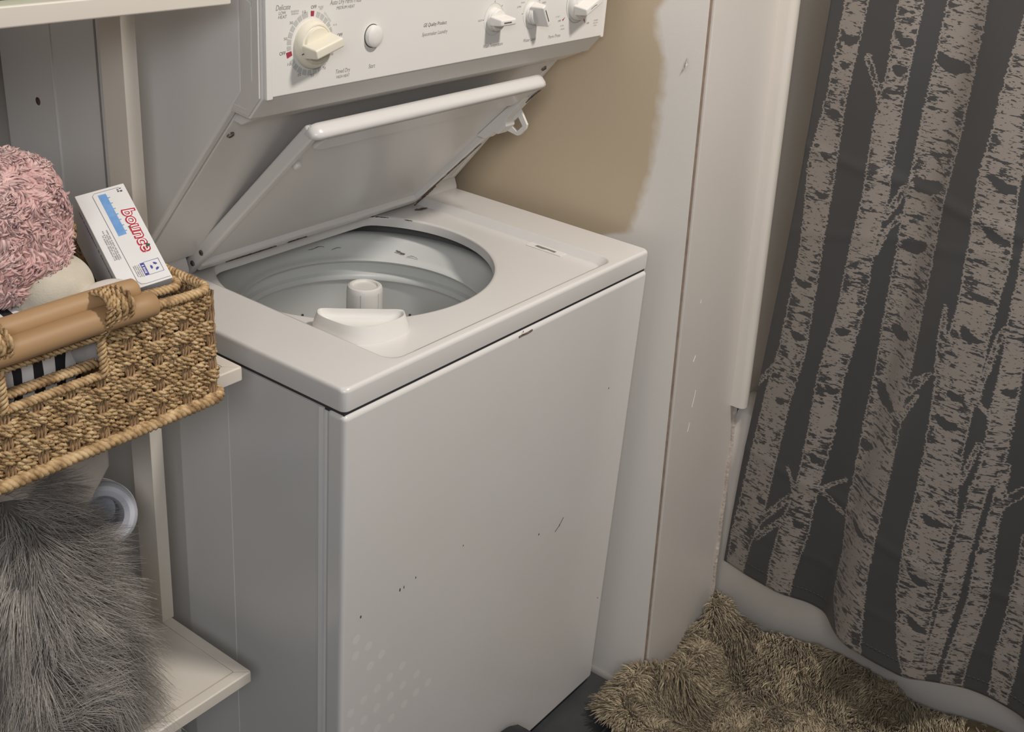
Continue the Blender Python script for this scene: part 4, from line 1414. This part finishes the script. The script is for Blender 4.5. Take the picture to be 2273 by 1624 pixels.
# rims: bottom coil, two top coils, hole coils
P, Nn, s = basket_path(BZ0 + 0.0035, inset=-0.002, step=0.002)
V, F = twist_rope(P, 0.0072, 0.0190, 3, 6, 0.455)
link('bottom_rim', raw_mesh('bottom_rim', V, F), SG, basket)
for ins, zz, r in ((0.0, BZ1 - 0.003, 0.0056), (0.020, BZ1 + 0.001, 0.0052)):
    P, Nn, s = basket_path(zz, x_from=-0.215 if ins < .01 else -0.235, inset=ins, step=0.002)
    P[:, 2] += 0.004 * np.clip((-0.16 - P[:, 0]) / 0.06, 0, 1)
    V, F = twist_rope(P, r * 1.04, 0.0150, 3, 6, 0.455)
    link('top_rim', raw_mesh('top_rim', V, F), SG, basket)
xs = np.arange(HX0 - 0.006, HX1 + 0.006, 0.002)
for yy, zz, r in ((BY0 - 0.001, HZ + 0.001, 0.0050), (BY0 + 0.016, HZ + 0.006, 0.0056)):
    V, F = twist_rope(np.c_[xs, np.full(len(xs), yy), np.full(len(xs), zz)], r * 1.04, 0.0150, 3, 6, 0.455)
    link('hole_rim', raw_mesh('hole_rim', V, F), SG, basket)
V, F = twist_rope(np.c_[xs, np.full(len(xs), BY0 - 0.002), np.full(len(xs), 1.0135)], 0.0034, 0.012, 2, 5, 0.6)
link('hole_rim', raw_mesh('hole_rim', V, F), SG, basket)
for xx in (HX1 + 0.001, HX0 - 0.001):
    zz = np.arange(HZ, 1.015, 0.002)
    V, F = twist_rope(np.c_[np.full(len(zz), xx), np.full(len(zz), BY0 - 0.0035), zz], 0.0050, 0.0150, 3, 6, 0.455)
    link('hole_rim', raw_mesh('hole_rim', V, F), SG, basket)
# base board of woven grass
MB().box(BX0 + .012, BX1 - .012, BY0 + .008, BY1 - .008, BZ0 + .001, BZ0 + .006).build('base', STAKE, basket)
# handle: two rattan poles lashed with rope
for yy, zz, rr, xe in ((0.0700, 1.0350, 0.0128, -0.2010), (0.0880, 1.0470, 0.0118, -0.2090)):
    xs = np.linspace(-0.428, xe, 30)
    rad = np.full(30, rr)
    rad[0] = rad[-1] = rr * 0.80
    rad[1] = rad[-2] = rr * 0.97
    xs[1], xs[-2] = xs[0] + 0.002, xs[-1] - 0.002
    MB().tube(np.c_[xs, np.full(30, yy) + 0.0008 * np.sin(xs * 40), np.full(30, zz)], rad, 20).build('handle_pole', WOOD, basket, angle=50)
for xc in (-0.2500, -0.3775):
    lst = []
    for q in range(5):
        t = np.linspace(0, 2 * np.pi, 60)
        # racetrack round both poles, leaning a little
        cy, cz = 0.0790 + 0.0245 * np.cos(t), 1.0405 + 0.0195 * np.sin(t) + 0.010 * np.cos(t) * -0.9
        if q < 2:
            cz = np.where(np.sin(t) < 0, 1.0405 + (cz - 1.0405) * 1.45, cz)
        lst.append(twist_rope(np.c_[np.full(60, xc - 0.0120 + 0.0058 * q) + 0.0022 * np.sin(t + q), cy, cz], 0.0036, 0.0150, 2, 5, 0.55, phase=q))
    V, F = merge_ropes(lst)
    link('handle_lashing', raw_mesh('handle_lashing', V, F), SG, basket)

# ================================================================== things in the basket
PINK = tint_mat('pink_fleece', srgb(204, 156, 152), srgb(242, 206, 199), 0.75, 0.4)
PINK_B = mat('pink_backing', srgb(204, 150, 148), 0.85, bump=(200, 0.5, 0.002))
CREAM = mat('cream_plush', srgb(212, 204, 186), 0.85, var=(srgb(196, 187, 168), 40, 0.2), bump=(500, 0.4, 0.001), sheen=0.3)
plush = thing('plush_toy', 'cream plush toy under the pink fleece in the basket', 'plush toy', (-0.255, 0.165, 0.99))
blob('body', (-0.2545, 0.166, 1.0365), (0.0425, 0.042, 0.036), 2.3, 0.012, CREAM, plush, seed=3, nscale=30)
fleece = thing('fleece_cloth', 'curly pink fleece heaped at the left of the basket', 'fleece', (-0.31, 0.2, 1.02))
fb = blob('backing', (-0.3050, 0.1960, 1.1010), (0.0780, 0.0560, 0.0690), 3.6, 0.035, PINK_B, fleece, seed=5, nscale=38)
Pp, Np = sample_surface(fb.data, 6800, lambda c, nn: ((nn[:, 1] < 0.35) & (nn[:, 2] > -0.8)) * 1.0)
off = np.array(ORIGIN[fb])
Pw = Pp + off
cl = np.stack([fbm(Pw, 125, 21, 2), fbm(Pw, 125, 22, 2), fbm(Pw, 125, 23, 2)], 1)
dirs = unit(Np * 0.70 + 1.15 * cl + rng.normal(size=Np.shape) * 0.16 + np.array([0, -0.05, -0.12]))
bend = 0.75 * unit(np.cross(Np, dirs)) * np.sign(fbm(Pw, 70, 29))[:, None] - 0.45 * Np
tn = np.clip(0.5 + 0.3 * fbm(Pw, 120, 9) + rng.normal(size=len(Pw)) * 0.18, 0, 1)
me = strand_mesh('curls', Pw, dirs, rng.uniform(0.0100, 0.0155, len(Pw)), rng.uniform(0.0018, 0.0027, len(Pw)), 5, bend, tn, curl=0.06, curl_turns=0.9, taper=0.97, tpow=4.0)
tag(link('curls', me, PINK, fleece), kind='stuff')

# striped cloth
ZEB = bpy.data.materials.new('zebra_cloth')
ZEB.use_nodes = True
_nt = ZEB.node_tree
_b = _nt.nodes['Principled BSDF']
_tc = _nt.nodes.new('ShaderNodeTexCoord')
_w = _nt.nodes.new('ShaderNodeTexWave')
_w.wave_type = 'BANDS'
_w.bands_direction = 'X'
_w.inputs['Scale'].default_value = 12.5
_w.inputs['Distortion'].default_value = 3.2
_w.inputs['Detail'].default_value = 1.0
_w.inputs['Detail Scale'].default_value = 1.2
_nt.links.new(_tc.outputs['Object'], _w.inputs['Vector'])
_rp = _nt.nodes.new('ShaderNodeValToRGB')
_rp.color_ramp.interpolation = 'CONSTANT'
_rp.color_ramp.elements[0].color = srgb(34, 33, 36)
_rp.color_ramp.elements[1].position = 0.42
_rp.color_ramp.elements[1].color = srgb(226, 224, 222)
_nt.links.new(_w.outputs['Fac'], _rp.inputs['Fac'])
_nt.links.new(_rp.outputs['Color'], _b.inputs['Base Color'])
_b.inputs['Roughness'].default_value = 0.8
ctop = MB()
zc = blob('zebra_cloth', (-0.335, 0.175, 0.972), (0.105, 0.072, 0.060), 2.6, 0.05, ZEB, None, seed=8, nscale=26, origin=(-0.335, 0.175, 0.91))
tag(zc, 'black and white zebra striped cloth bundled in the basket', 'cloth')
GREYC = mat('grey_jersey', srgb(176, 172, 170), 0.85, var=(srgb(162, 158, 156), 60, 0.2), bump=(300, 0.3, 0.001))
gc = blob('folded_garment', (-0.2310, 0.130, 0.990), (0.042, 0.038, 0.028), 2.4, 0.03, GREYC, None, seed=12, nscale=30, origin=(-0.231, 0.13, 0.96))
tag(gc, 'grey garment bundled behind the handle hole of the basket', 'garment')
WHC = mat('white_cotton', srgb(226, 220, 210), 0.85, bump=(260, 0.3, 0.001))
wc = blob('washcloth', (-0.2200, 0.118, 1.0310), (0.030, 0.020, 0.016), 2.4, 0.04, WHC, None, seed=14, nscale=50, origin=(-0.22, 0.118, 1.015))
tag(wc, 'small white cloth tucked between wooden handle and cream plush', 'cloth')
DGF = tint_mat('dark_grey_fibres', srgb(58, 55, 56), srgb(120, 112, 110), 0.8)
dg = thing('knitted_scarf', 'dark grey fluffy knit stuffed in the right end of the basket', 'scarf', (-0.155, 0.113, 0.92))
db = blob('body', (-0.168, 0.113, 0.958), (0.028, 0.020, 0.032), 2.6, 0.05, mat('dark_knit', srgb(70, 66, 66), 0.9, bump=(200, 0.6, 0.002)), dg, seed=17, nscale=40)
Pp, Np = sample_surface(db.data, 1500, lambda c, nn: (nn[:, 2] > 0.1) * 1.0)
Pw = Pp + np.array(ORIGIN[db])
me = strand_mesh('fibres', Pw, unit(Np + rng.normal(size=Np.shape) * 0.7), rng.uniform(0.008, 0.018, len(Pw)), 0.0005, 4, rng.normal(size=Np.shape) * 0.6, rng.random(len(Pw)), curl=0.1)
tag(link('fibres', me, DGF, dg), kind='stuff')
# blue bottle behind the box
BLUE = mat('blue_plastic', srgb(44, 66, 120), 0.35, var=(srgb(36, 54, 104), 20, 0.3))
bt = thing('detergent_bottle', 'dark blue bottle with grey cap behind the white box', 'bottle', (-0.212, 0.232, 0.90))


def bz(a, b, h):
    return (-0.2240 + a, 0.2340 + b * 0.8, h)


MB().lathe([(0, 0.900), (0.026, 0.900), (0.0290, 0.905), (0.0290, 1.070), (0.0265, 1.088), (0.019, 1.097), (0.0, 1.097)], bz, 32).build('bottle_body', BLUE, bt)
MB().lathe([(0.0235, 1.0960), (0.0240, 1.1100), (0.0220, 1.1220), (0.016, 1.1290), (0.0, 1.1310)], bz, 32).build('cap', mat('grey_cap', srgb(190, 190, 186), 0.5), bt)

# box of dryer sheets
CARD = mat('white_card', srgb(240, 239, 237), 0.45, var=(srgb(232, 231, 229), 20, 0.3), coat=0.15)
BC = Vector((-0.1642, 0.1652, 1.0693))
bx = Vector((-0.1576, -0.8072, -0.5688))
by = Vector((0.9406, -0.2981, 0.1624))
bn = Vector((-0.3007, -0.5094, 0.8063))
BL, BW, BTk = 0.1277, 0.0534, 0.0880
box = thing('dryer_sheet_box', 'white carton with red lettering and blue band leaning in the basket', 'box', BC)
MB().obox(BC - bn * (BTk / 2), (bx, by, bn), (BL / 2, BW / 2, BTk / 2)).build('carton', CARD, box, bevel=(0.0012, 2))


def bface(a, b, h=0.0002):
    return BC + bx * a + by * b + bn * h


def bside(a, b):
    return BC + bx * a - by * (BW / 2 + 0.0002) + bn * (b - BTk / 2)


LBLUE = mat('light_blue_ink', srgb(130, 176, 226), 0.5, var=(srgb(110, 158, 214), 120, 0.2))
NAVY = mat('navy_ink', srgb(76, 82, 158), 0.5)
BLU2 = mat('blue_ink', srgb(52, 100, 160), 0.5)
LRED = mat('logo_red', srgb(196, 42, 58), 0.45)
LGREEN = mat('leaf_green', srgb(66, 92, 70), 0.5)
WHITE_INK = mat('white_ink', srgb(244, 240, 240), 0.5)
# corner positions along the face: a from -BL/2 (top) to BL/2, b from -BW/2 (left) to BW/2
MB().add([bface(-0.0568, -0.0043), bface(-0.0566, 0.0042), bface(-0.0022, 0.0047), bface(-0.0018, -0.0042)], [(0, 1, 2, 3)]).build('blue_band', LBLUE, box, smooth=False)
for k in range(14):
    a = -0.0550 + 0.0037 * k
    b = 0.0044
    MB().add([bface(a, b, .00025), bface(a, b + 0.0022, .00025), bface(a + 0.0012, b + 0.0022, .00025), bface(a + 0.0012, b, .00025)], [(0, 1, 2, 3)]).build('band_tick', LBLUE if k % 2 else mat('cream_ink', srgb(236, 230, 206), .5), box, smooth=False)
text('bounce', -0.0032, 0.0172, 0.0575, 0.0152, lambda a, b: bface(a, b, 0.0003), LRED, box, name='logo', shear=0.12, offset=0.055)
text('bounce', -0.0032, 0.0172, 0.0542, 0.0122, lambda a, b: bface(a, b, 0.0005), WHITE_INK, box, name='logo_fill', shear=0.12, offset=0.0)
MB().add([bface(0.0150, 0.0180, .0007), bface(0.0178, 0.0215, .0007), bface(0.0205, 0.0200, .0007), bface(0.0195, 0.0165, .0007)], [(0, 1, 2, 3)]).build('leaf', LGREEN, box, smooth=False)
MB().add([bface(-0.0105, 0.0095, .0007), bface(-0.0080, 0.0130, .0007), bface(-0.0070, 0.0120, .0007), bface(-0.0096, 0.0092, .0007)], [(0, 1, 2, 3)]).build('leaf', mat('leaf_brown', srgb(120, 84, 60), .5), box, smooth=False)
MB().tube([bface(-0.0570, -0.0098), bface(-0.0600, -0.0070), bface(-0.0600, 0.0200)], 0.0003, 4).build('border_line', INK, box)
MB().tube([bface(-0.0570, -0.0098), bface(0.0560, -0.0085), bface(0.0600, -0.0060), bface(0.0612, -0.0010), bface(0.0612, 0.025)], 0.0003, 4).build('border_line', INK, box)
# recycling label
qb = [(0.0365, 0.0220), (0.0525, 0.0220), (0.0525, 0.0062), (0.0365, 0.0062)]
MB().tube([bface(*q) for q in qb] + [bface(*qb[0])], 0.00025, 4).build('label_outline', NAVY, box)
MB().add([bface(0.0366, 0.0058), bface(0.0524, 0.0058), bface(0.0524, 0.0020), bface(0.0366, 0.0020)], [(0, 1, 2, 3)]).build('label_block', NAVY, box, smooth=False)
fine_print(0.0445, 0.0039, 0.010, 0.0024, lambda a, b: bface(a, b, 0.0004), WHITE_INK, box, 40)
for k in range(3):
    t0 = 2 * math.pi * k / 3 + 0.5
    cen = (0.0445, 0.0150)
    pts = [(cen[0] + 0.0052 * math.cos(t0 + d), cen[1] + 0.0045 * math.sin(t0 + d)) for d in (-0.55, 0.0, 0.55)]
    pts2 = [(cen[0] + 0.0026 * math.cos(t0 + d), cen[1] + 0.0022 * math.sin(t0 + d)) for d in (0.45, 0.0, -0.45)]
    MB().add([bface(*q) for q in pts + pts2], [(0, 1, 2, 3, 4, 5)]).build('recycling_arrow', NAVY, box, smooth=False)
for k in range(4):
    fine_print(0.0450, 0.0004 - 0.0019 * k, 0.0155 - .001 * (k % 2), 0.0013, bface, INK, box, 50 + k)
for k in range(4):
    fine_print(0.0058 + .003 * (k % 2), -0.0128 - 0.0021 * k, 0.038 - .005 * (k % 2), 0.0016, bface, INK, box, 60 + k)
fine_print(0.0570, -0.0205, 0.0075, 0.0018, bface, INK, box, 70)
fine_print(-0.0560, 0.0205, 0.0056, 0.0026, bface, INK_D, box, 71)
fine_print(-0.0560, 0.0175, 0.0050, 0.0022, bface, INK_D, box, 72)
text('O', 0.0470, 0.0300, 0.0075, 0.0100, bside, BLU2, box, bold=True)
fine_print(-0.006, 0.0310, 0.090, 0.0046, bside, mat('slate_blue_ink', srgb(110, 122, 150), .5), box, 73)

# ================================================================== lower shelf: towel, jar, fur
TOW = mat('beige_towel', srgb(206, 196, 186), 0.9, var=(srgb(194, 184, 174), 30, 0.2), bump=(260, 0.5, 0.001))
tw = MB().prism([(-0.36, 0.868), (-0.1640, 0.868), (-0.1655, 0.762), (-0.198, 0.722), (-0.262, 0.640), (-0.36, 0.640)], xz, 0.222, 0.262).build('folded_towel', TOW, None, bevel=(0.006, 3), origin=(-0.26, 0.24, 0.64))
tag(tw, 'beige folded towel wedged under the middle shelf behind the fur', 'towel')
JAR = mat('pale_plastic', srgb(214, 216, 224), 0.4, var=(srgb(204, 206, 216), 10, 0.3))
jc = Vector((-0.1520, 0.270, 0.6650))
jd = Vector((-0.42, -0.78, 0.46)).normalized()
j1 = jd.cross(Vector((0, 0, 1))).normalized()
j2 = jd.cross(j1)
jar = thing('plastic_jar', 'pale plastic jar lying on its side below the basket', 'jar', jc)


def jf(a, b, h):
    return jc + j1 * a + j2 * b + jd * h


MB().lathe([(0.0, -0.09), (0.036, -0.09), (0.041, -0.08), (0.0415, 0.0), (0.041, 0.010), (0.0365, 0.0165), (0.031, 0.018), (0.0245, 0.0145), (0.021, 0.006), (0.0205, -0.02), (0.0205, -0.07), (0.0, -0.07)], jf, 40).build('jar_body', JAR, jar)
MB().tube([jf(0.0415 * math.cos(t), 0.0415 * math.sin(t), -0.012) for t in np.linspace(0, 2 * math.pi, 49)], 0.0012, 6, caps=False).build('neck_ring', JAR, jar)

FUR = tint_mat('grey_fur', srgb(124, 117, 110), srgb(224, 216, 206), 0.6, 0.3)
FUR_B = mat('fur_hide', srgb(96, 92, 90), 0.9, var=(srgb(112, 108, 105), 60, .2))
fur = thing('fur_throw', 'long-haired grey faux fur throw piled on the bottom shelf', 'throw', (-0.36, 0.28, 0.431))
fbd = blob('hide', (-0.3600, 0.2740, 0.6180), (0.1900, 0.1500, 0.1870), 3.4, 0.022, FUR_B, fur, nu=64, nv=48, seed=30, nscale=14)
_o = np.array(ORIGIN[fbd])
_co = np.zeros(len(fbd.data.vertices) * 3)
fbd.data.vertices.foreach_get('co', _co)
_co = _co.reshape(-1, 3) + _o
_k = 1.0 - 0.20 * np.clip((_co[:, 2] - 0.45) / 0.34, 0, 1)      # heap narrows towards the top
_co[:, 0] = np.where(_co[:, 0] > -0.42, -0.42 + (_co[:, 0] + 0.42) * _k, _co[:, 0])
_co[:, 1] += 0.06 * np.clip((_co[:, 2] - 0.50) / 0.30, 0, 1) * (_co[:, 1] < 0.27)
fbd.data.vertices.foreach_set('co', (_co - _o).ravel())
Pp, Np = sample_surface(fbd.data, 40000, lambda c, nn: ((nn[:, 1] < 0.6) & (c[:, 0] > -0.15)) * (0.6 + 0.9 * (nn[:, 1] < 0.1)))
Pw = Pp + _o
part_x = -0.278 - 0.16 * (0.75 - Pw[:, 2]) + 0.012 * np.sin(Pw[:, 2] * 30)
side = np.tanh((Pw[:, 0] - part_x) / 0.035)
wav = np.stack([fbm(Pw, 40, 41), fbm(Pw, 40, 42), fbm(Pw, 40, 43)], 1)
fine = np.stack([fbm(Pw, 150, 44), fbm(Pw, 150, 45), fbm(Pw, 150, 46)], 1)
topf = np.clip((Np[:, 2] - 0.3) / 0.4, 0, 1)
flow = np.stack([0.85 * side, -0.25 - 0.6 * topf, -0.42 + 0.5 * topf], 1)
dirs = unit(flow + Np * 0.42 + 0.78 * wav + 0.50 * fine + rng.normal(size=Np.shape) * 0.12)
bend = np.stack([0.15 * side, -0.05 * np.ones_like(side), -0.42 * np.ones_like(side)], 1) + 0.55 * wav[:, [1, 2, 0]] + 0.22 * fine
ln = rng.uniform(0.030, 0.060, len(Pw))
tn = np.clip(0.42 + 0.30 * fbm(Pw, 60, 50) + 0.16 * rng.normal(size=len(Pw)), 0, 1)
me = strand_mesh('fur_hair', Pw - Np * 0.004, dirs, ln, rng.uniform(0.00036, 0.00066, len(Pw)), 5, bend, tn, curl=0.03, curl_turns=1.2)
tag(link('fur_hair', me, FUR, fur), kind='stuff')

# ================================================================== top shelf: green bin
GRN = mat('green_plastic', srgb(120, 168, 96), 0.45, var=(srgb(104, 152, 82), 12, .3))
gb = thing('storage_bin', 'green plastic bin on the top shelf', 'bin', (-0.38, 0.25, 1.3225))
MB().add([(-.50, .142, 1.326), (-.255, .142, 1.326), (-.255, .36, 1.326), (-.50, .36, 1.326), (-.51, .134, 1.44), (-.245, .134, 1.44), (-.245, .37, 1.44), (-.51, .37, 1.44)],
         [(3, 2, 1, 0), (0, 1, 5, 4), (1, 2, 6, 5), (2, 3, 7, 6), (3, 0, 4, 7)]).build('bin_body', GRN, gb, bevel=(0.003, 2))
MB().box(-.495, -.260, .146, .356, 1.3225, 1.328).build('bin_foot', mat('bin_base', srgb(70, 92, 58), .6), gb)
MB().tube([(-.51, .134, 1.44), (-.245, .134, 1.44), (-.245, .37, 1.44), (-.51, .37, 1.44), (-.51, .134, 1.44)], 0.005, 8).build('bin_rim', GRN, gb)

# ================================================================== floor: rug and shoe
RUG = tint_mat('rug_pile', srgb(128, 113, 90), srgb(212, 195, 164), 0.75, 0.2)
RUG_B = mat('rug_backing', srgb(92, 78, 60), 0.95, var=(srgb(110, 94, 72), 60, .2))
rug = thing('bath_rug', 'shaggy taupe bath rug rumpled against the tub', 'rug', (0.78, -0.45, 0))
nx, ny = 90, 200
gx = np.linspace(0, 1, nx)
gy = np.linspace(0, 1, ny)
GX, GY = np.meshgrid(gx, gy)
XL_ = 0.583 + 0.006 * np.sin(GY * 40)
XX = XL_ + (0.946 - XL_) * GX
yb = -0.062 - 0.056 * np.clip((XX - 0.690) / 0.035, 0, 1)       # back edge: round the wall corner, then along the end board
YY = yb - 0.90 * GY ** 1.15
XX = XX + 0.030 * np.exp(-((YY - yb) / 0.025) ** 2) * np.clip((0.66 - XX) / 0.06, 0, 1)


def rug_height(X, Y):
    z = 0.010 + 0.004 * np.sin(X * 38 + Y * 11) + 0.004 * np.sin(Y * 31 - X * 17)
    # roll along the back and left
    ybx = -0.062 - 0.056 * np.clip((X - 0.690) / 0.035, 0, 1)
    d1 = Y - (ybx - 0.040)
    z += (0.078 + 0.008 * np.sin(X * 40)) * np.exp(-(d1 / 0.030) ** 2) * np.clip((X - 0.560) / 0.11, 0.2, 1) * np.clip((0.900 - X) / 0.09, 0, 1)
    d2 = (X - 0.612) / 0.030
    z += 0.030 * np.exp(-d2 ** 2) * np.clip((-0.08 - Y) / 0.05, 0, 1)
    # ridge riding up the tub front
    z += (0.070 + 0.034 * np.clip((-0.22 - Y) / 0.15, 0, 1) + 0.010 * np.sin(Y * 17 + 1.0)) * np.exp(-((X - 0.955) / 0.048) ** 2) * np.clip((-0.13 - Y) / 0.06, 0.55, 1)
    # peak pushed into the corner
    z += 0.088 * np.exp(-(((X - 0.925) / 0.060) ** 2 + ((Y + 0.118) / 0.058) ** 2))
    z += 0.012 * np.exp(-(((X - 0.80) / 0.10) ** 2 + ((Y + 0.42) / 0.08) ** 2))
    return z


ZZ = rug_height(XX, YY)
V = np.stack([XX, YY, ZZ], -1).reshape(-1, 3)
Vb = V.copy()
Vb[:, 2] = np.maximum(0.0015, V[:, 2] - 0.006)
ids = np.arange(nx * ny).reshape(ny, nx)
F = np.stack([ids[:-1, :-1], ids[:-1, 1:], ids[1:, 1:], ids[1:, :-1]], -1).reshape(-1, 4)
Fb = F[:, ::-1] + nx * ny
me = raw_mesh('backing', np.concatenate([V, Vb]), np.concatenate([F[:, ::-1], Fb[:, ::1]]))
rb = link('backing', me, RUG_B, rug)
top = raw_mesh('tmp', V, F[:, ::-1])
vis = lambda c, nn: (c[:, 1] > -0.62) * 1.0 + 0.15
Pw, Np = sample_surface(top, 30000, vis)
Np = Np * np.sign(Np[:, 2:3] + 1e-9)
bpy.data.meshes.remove(top)
cl = np.stack([fbm(Pw, 120, 61), fbm(Pw, 120, 62), 0 * Pw[:, 0]], 1)
cl2 = np.stack([fbm(Pw, 34, 64), fbm(Pw, 34, 65), 0 * Pw[:, 0]], 1)
edge = np.zeros_like(Pw)
dl = Pw[:, 0] - 0.583
edge[:, 0] = -1.3 * np.exp(-(dl / 0.03) ** 2)
edge[:, 1] = 0.5 * np.exp(-((Pw[:, 1] - (-0.062 - 0.056 * np.clip((Pw[:, 0] - 0.690) / 0.035, 0, 1))) / 0.02) ** 2)
dirs = unit(Np * 0.9 + 0.62 * cl + 0.50 * cl2 + edge + rng.normal(size=Pw.shape) * 0.14)
bend = 0.55 * cl2[:, [1, 0, 2]] + np.array([-0.10, -0.15, -0.35])
near_edge = np.exp(-(dl / 0.02) ** 2)
ln = rng.uniform(0.018, 0.032, len(Pw))
tn = np.clip(0.42 + 0.36 * fbm(Pw, 40, 70) + 0.22 * rng.normal(size=len(Pw)), 0, 1)
me = strand_mesh('pile', Pw, dirs, ln, rng.uniform(0.0015, 0.0027, len(Pw)), 3, bend, tn, curl=0.07, curl_turns=0.8)
me.vertices.foreach_get('co', (co := np.zeros(len(me.vertices) * 3)))
co = co.reshape(-1, 3)
co[:, 2] = np.maximum(co[:, 2], 0.001)
co[:, 0] = np.minimum(co[:, 0], 0.962)
co[:, 1] = np.where(co[:, 0] > 0.704, np.minimum(co[:, 1], wall_edge(0.1) - BT - 0.002), np.minimum(co[:, 1], -0.006))
me.vertices.foreach_set('co', co.ravel())
tag(link('pile', me, RUG, rug), kind='stuff')

BLK = mat('black_rubber', srgb(36, 36, 40), 0.5, var=(srgb(44, 44, 48), 40, .3), bump=(200, 0.2, 0.001))
shoe = thing('clog_shoe', 'black round-toed clog by the washer front', 'shoe', (0.37, -0.12, 0))
# toe points at the washer; body is a loft of rounded sections along its length
sd = Vector((0.30, 0.95, 0)).normalized()
sx = Vector((sd.y, -sd.x, 0))
toe = Vector((0.392, -0.007, 0))
secs = [(0.0, 0.012, 0.072), (0.004, 0.030, 0.098), (0.014, 0.042, 0.110), (0.035, 0.047, 0.117), (0.08, 0.050, 0.119), (0.12, 0.047, 0.117), (0.15, 0.040, 0.106), (0.20, 0.035, 0.050), (0.24, 0.033, 0.046), (0.262, 0.022, 0.044), (0.268, 0.008, 0.040)]
vs, fs = [], []
m = 20
for d, hw, hh in secs:
    c = toe - sd * d
    for k in range(m):
        t = 2 * math.pi * k / m
        a = math.copysign(abs(math.cos(t)) ** 0.8, math.cos(t)) * hw
        b = 0.022 + (math.sin(t) * (hh - 0.022) if math.sin(t) > 0 else math.sin(t) * 0.012)
        w3 = c + sx * a
        vs.append((w3.x, w3.y, b))
for i in range(len(secs) - 1):
    for k in range(m):
        fs.append((i * m + k, i * m + (k + 1) % m, (i + 1) * m + (k + 1) % m, (i + 1) * m + k))
fs += [tuple(range(m)), tuple(range((len(secs) - 1) * m, len(secs) * m))[::-1]]
MB().add(vs, fs).build('upper', BLK, shoe, angle=60)
out = []
for d, hw, hh in secs:
    out.append(toe - sd * (d - 0.004 if d < .01 else d) + sx * (hw + 0.004))
for d, hw, hh in secs[::-1]:
    out.append(toe - sd * (d - 0.004 if d < .01 else d) - sx * (hw + 0.004))
MB().prism([(p.x, p.y) for p in out], xy, 0.0005, 0.018).build('sole', BLK, shoe, bevel=(0.003, 2))
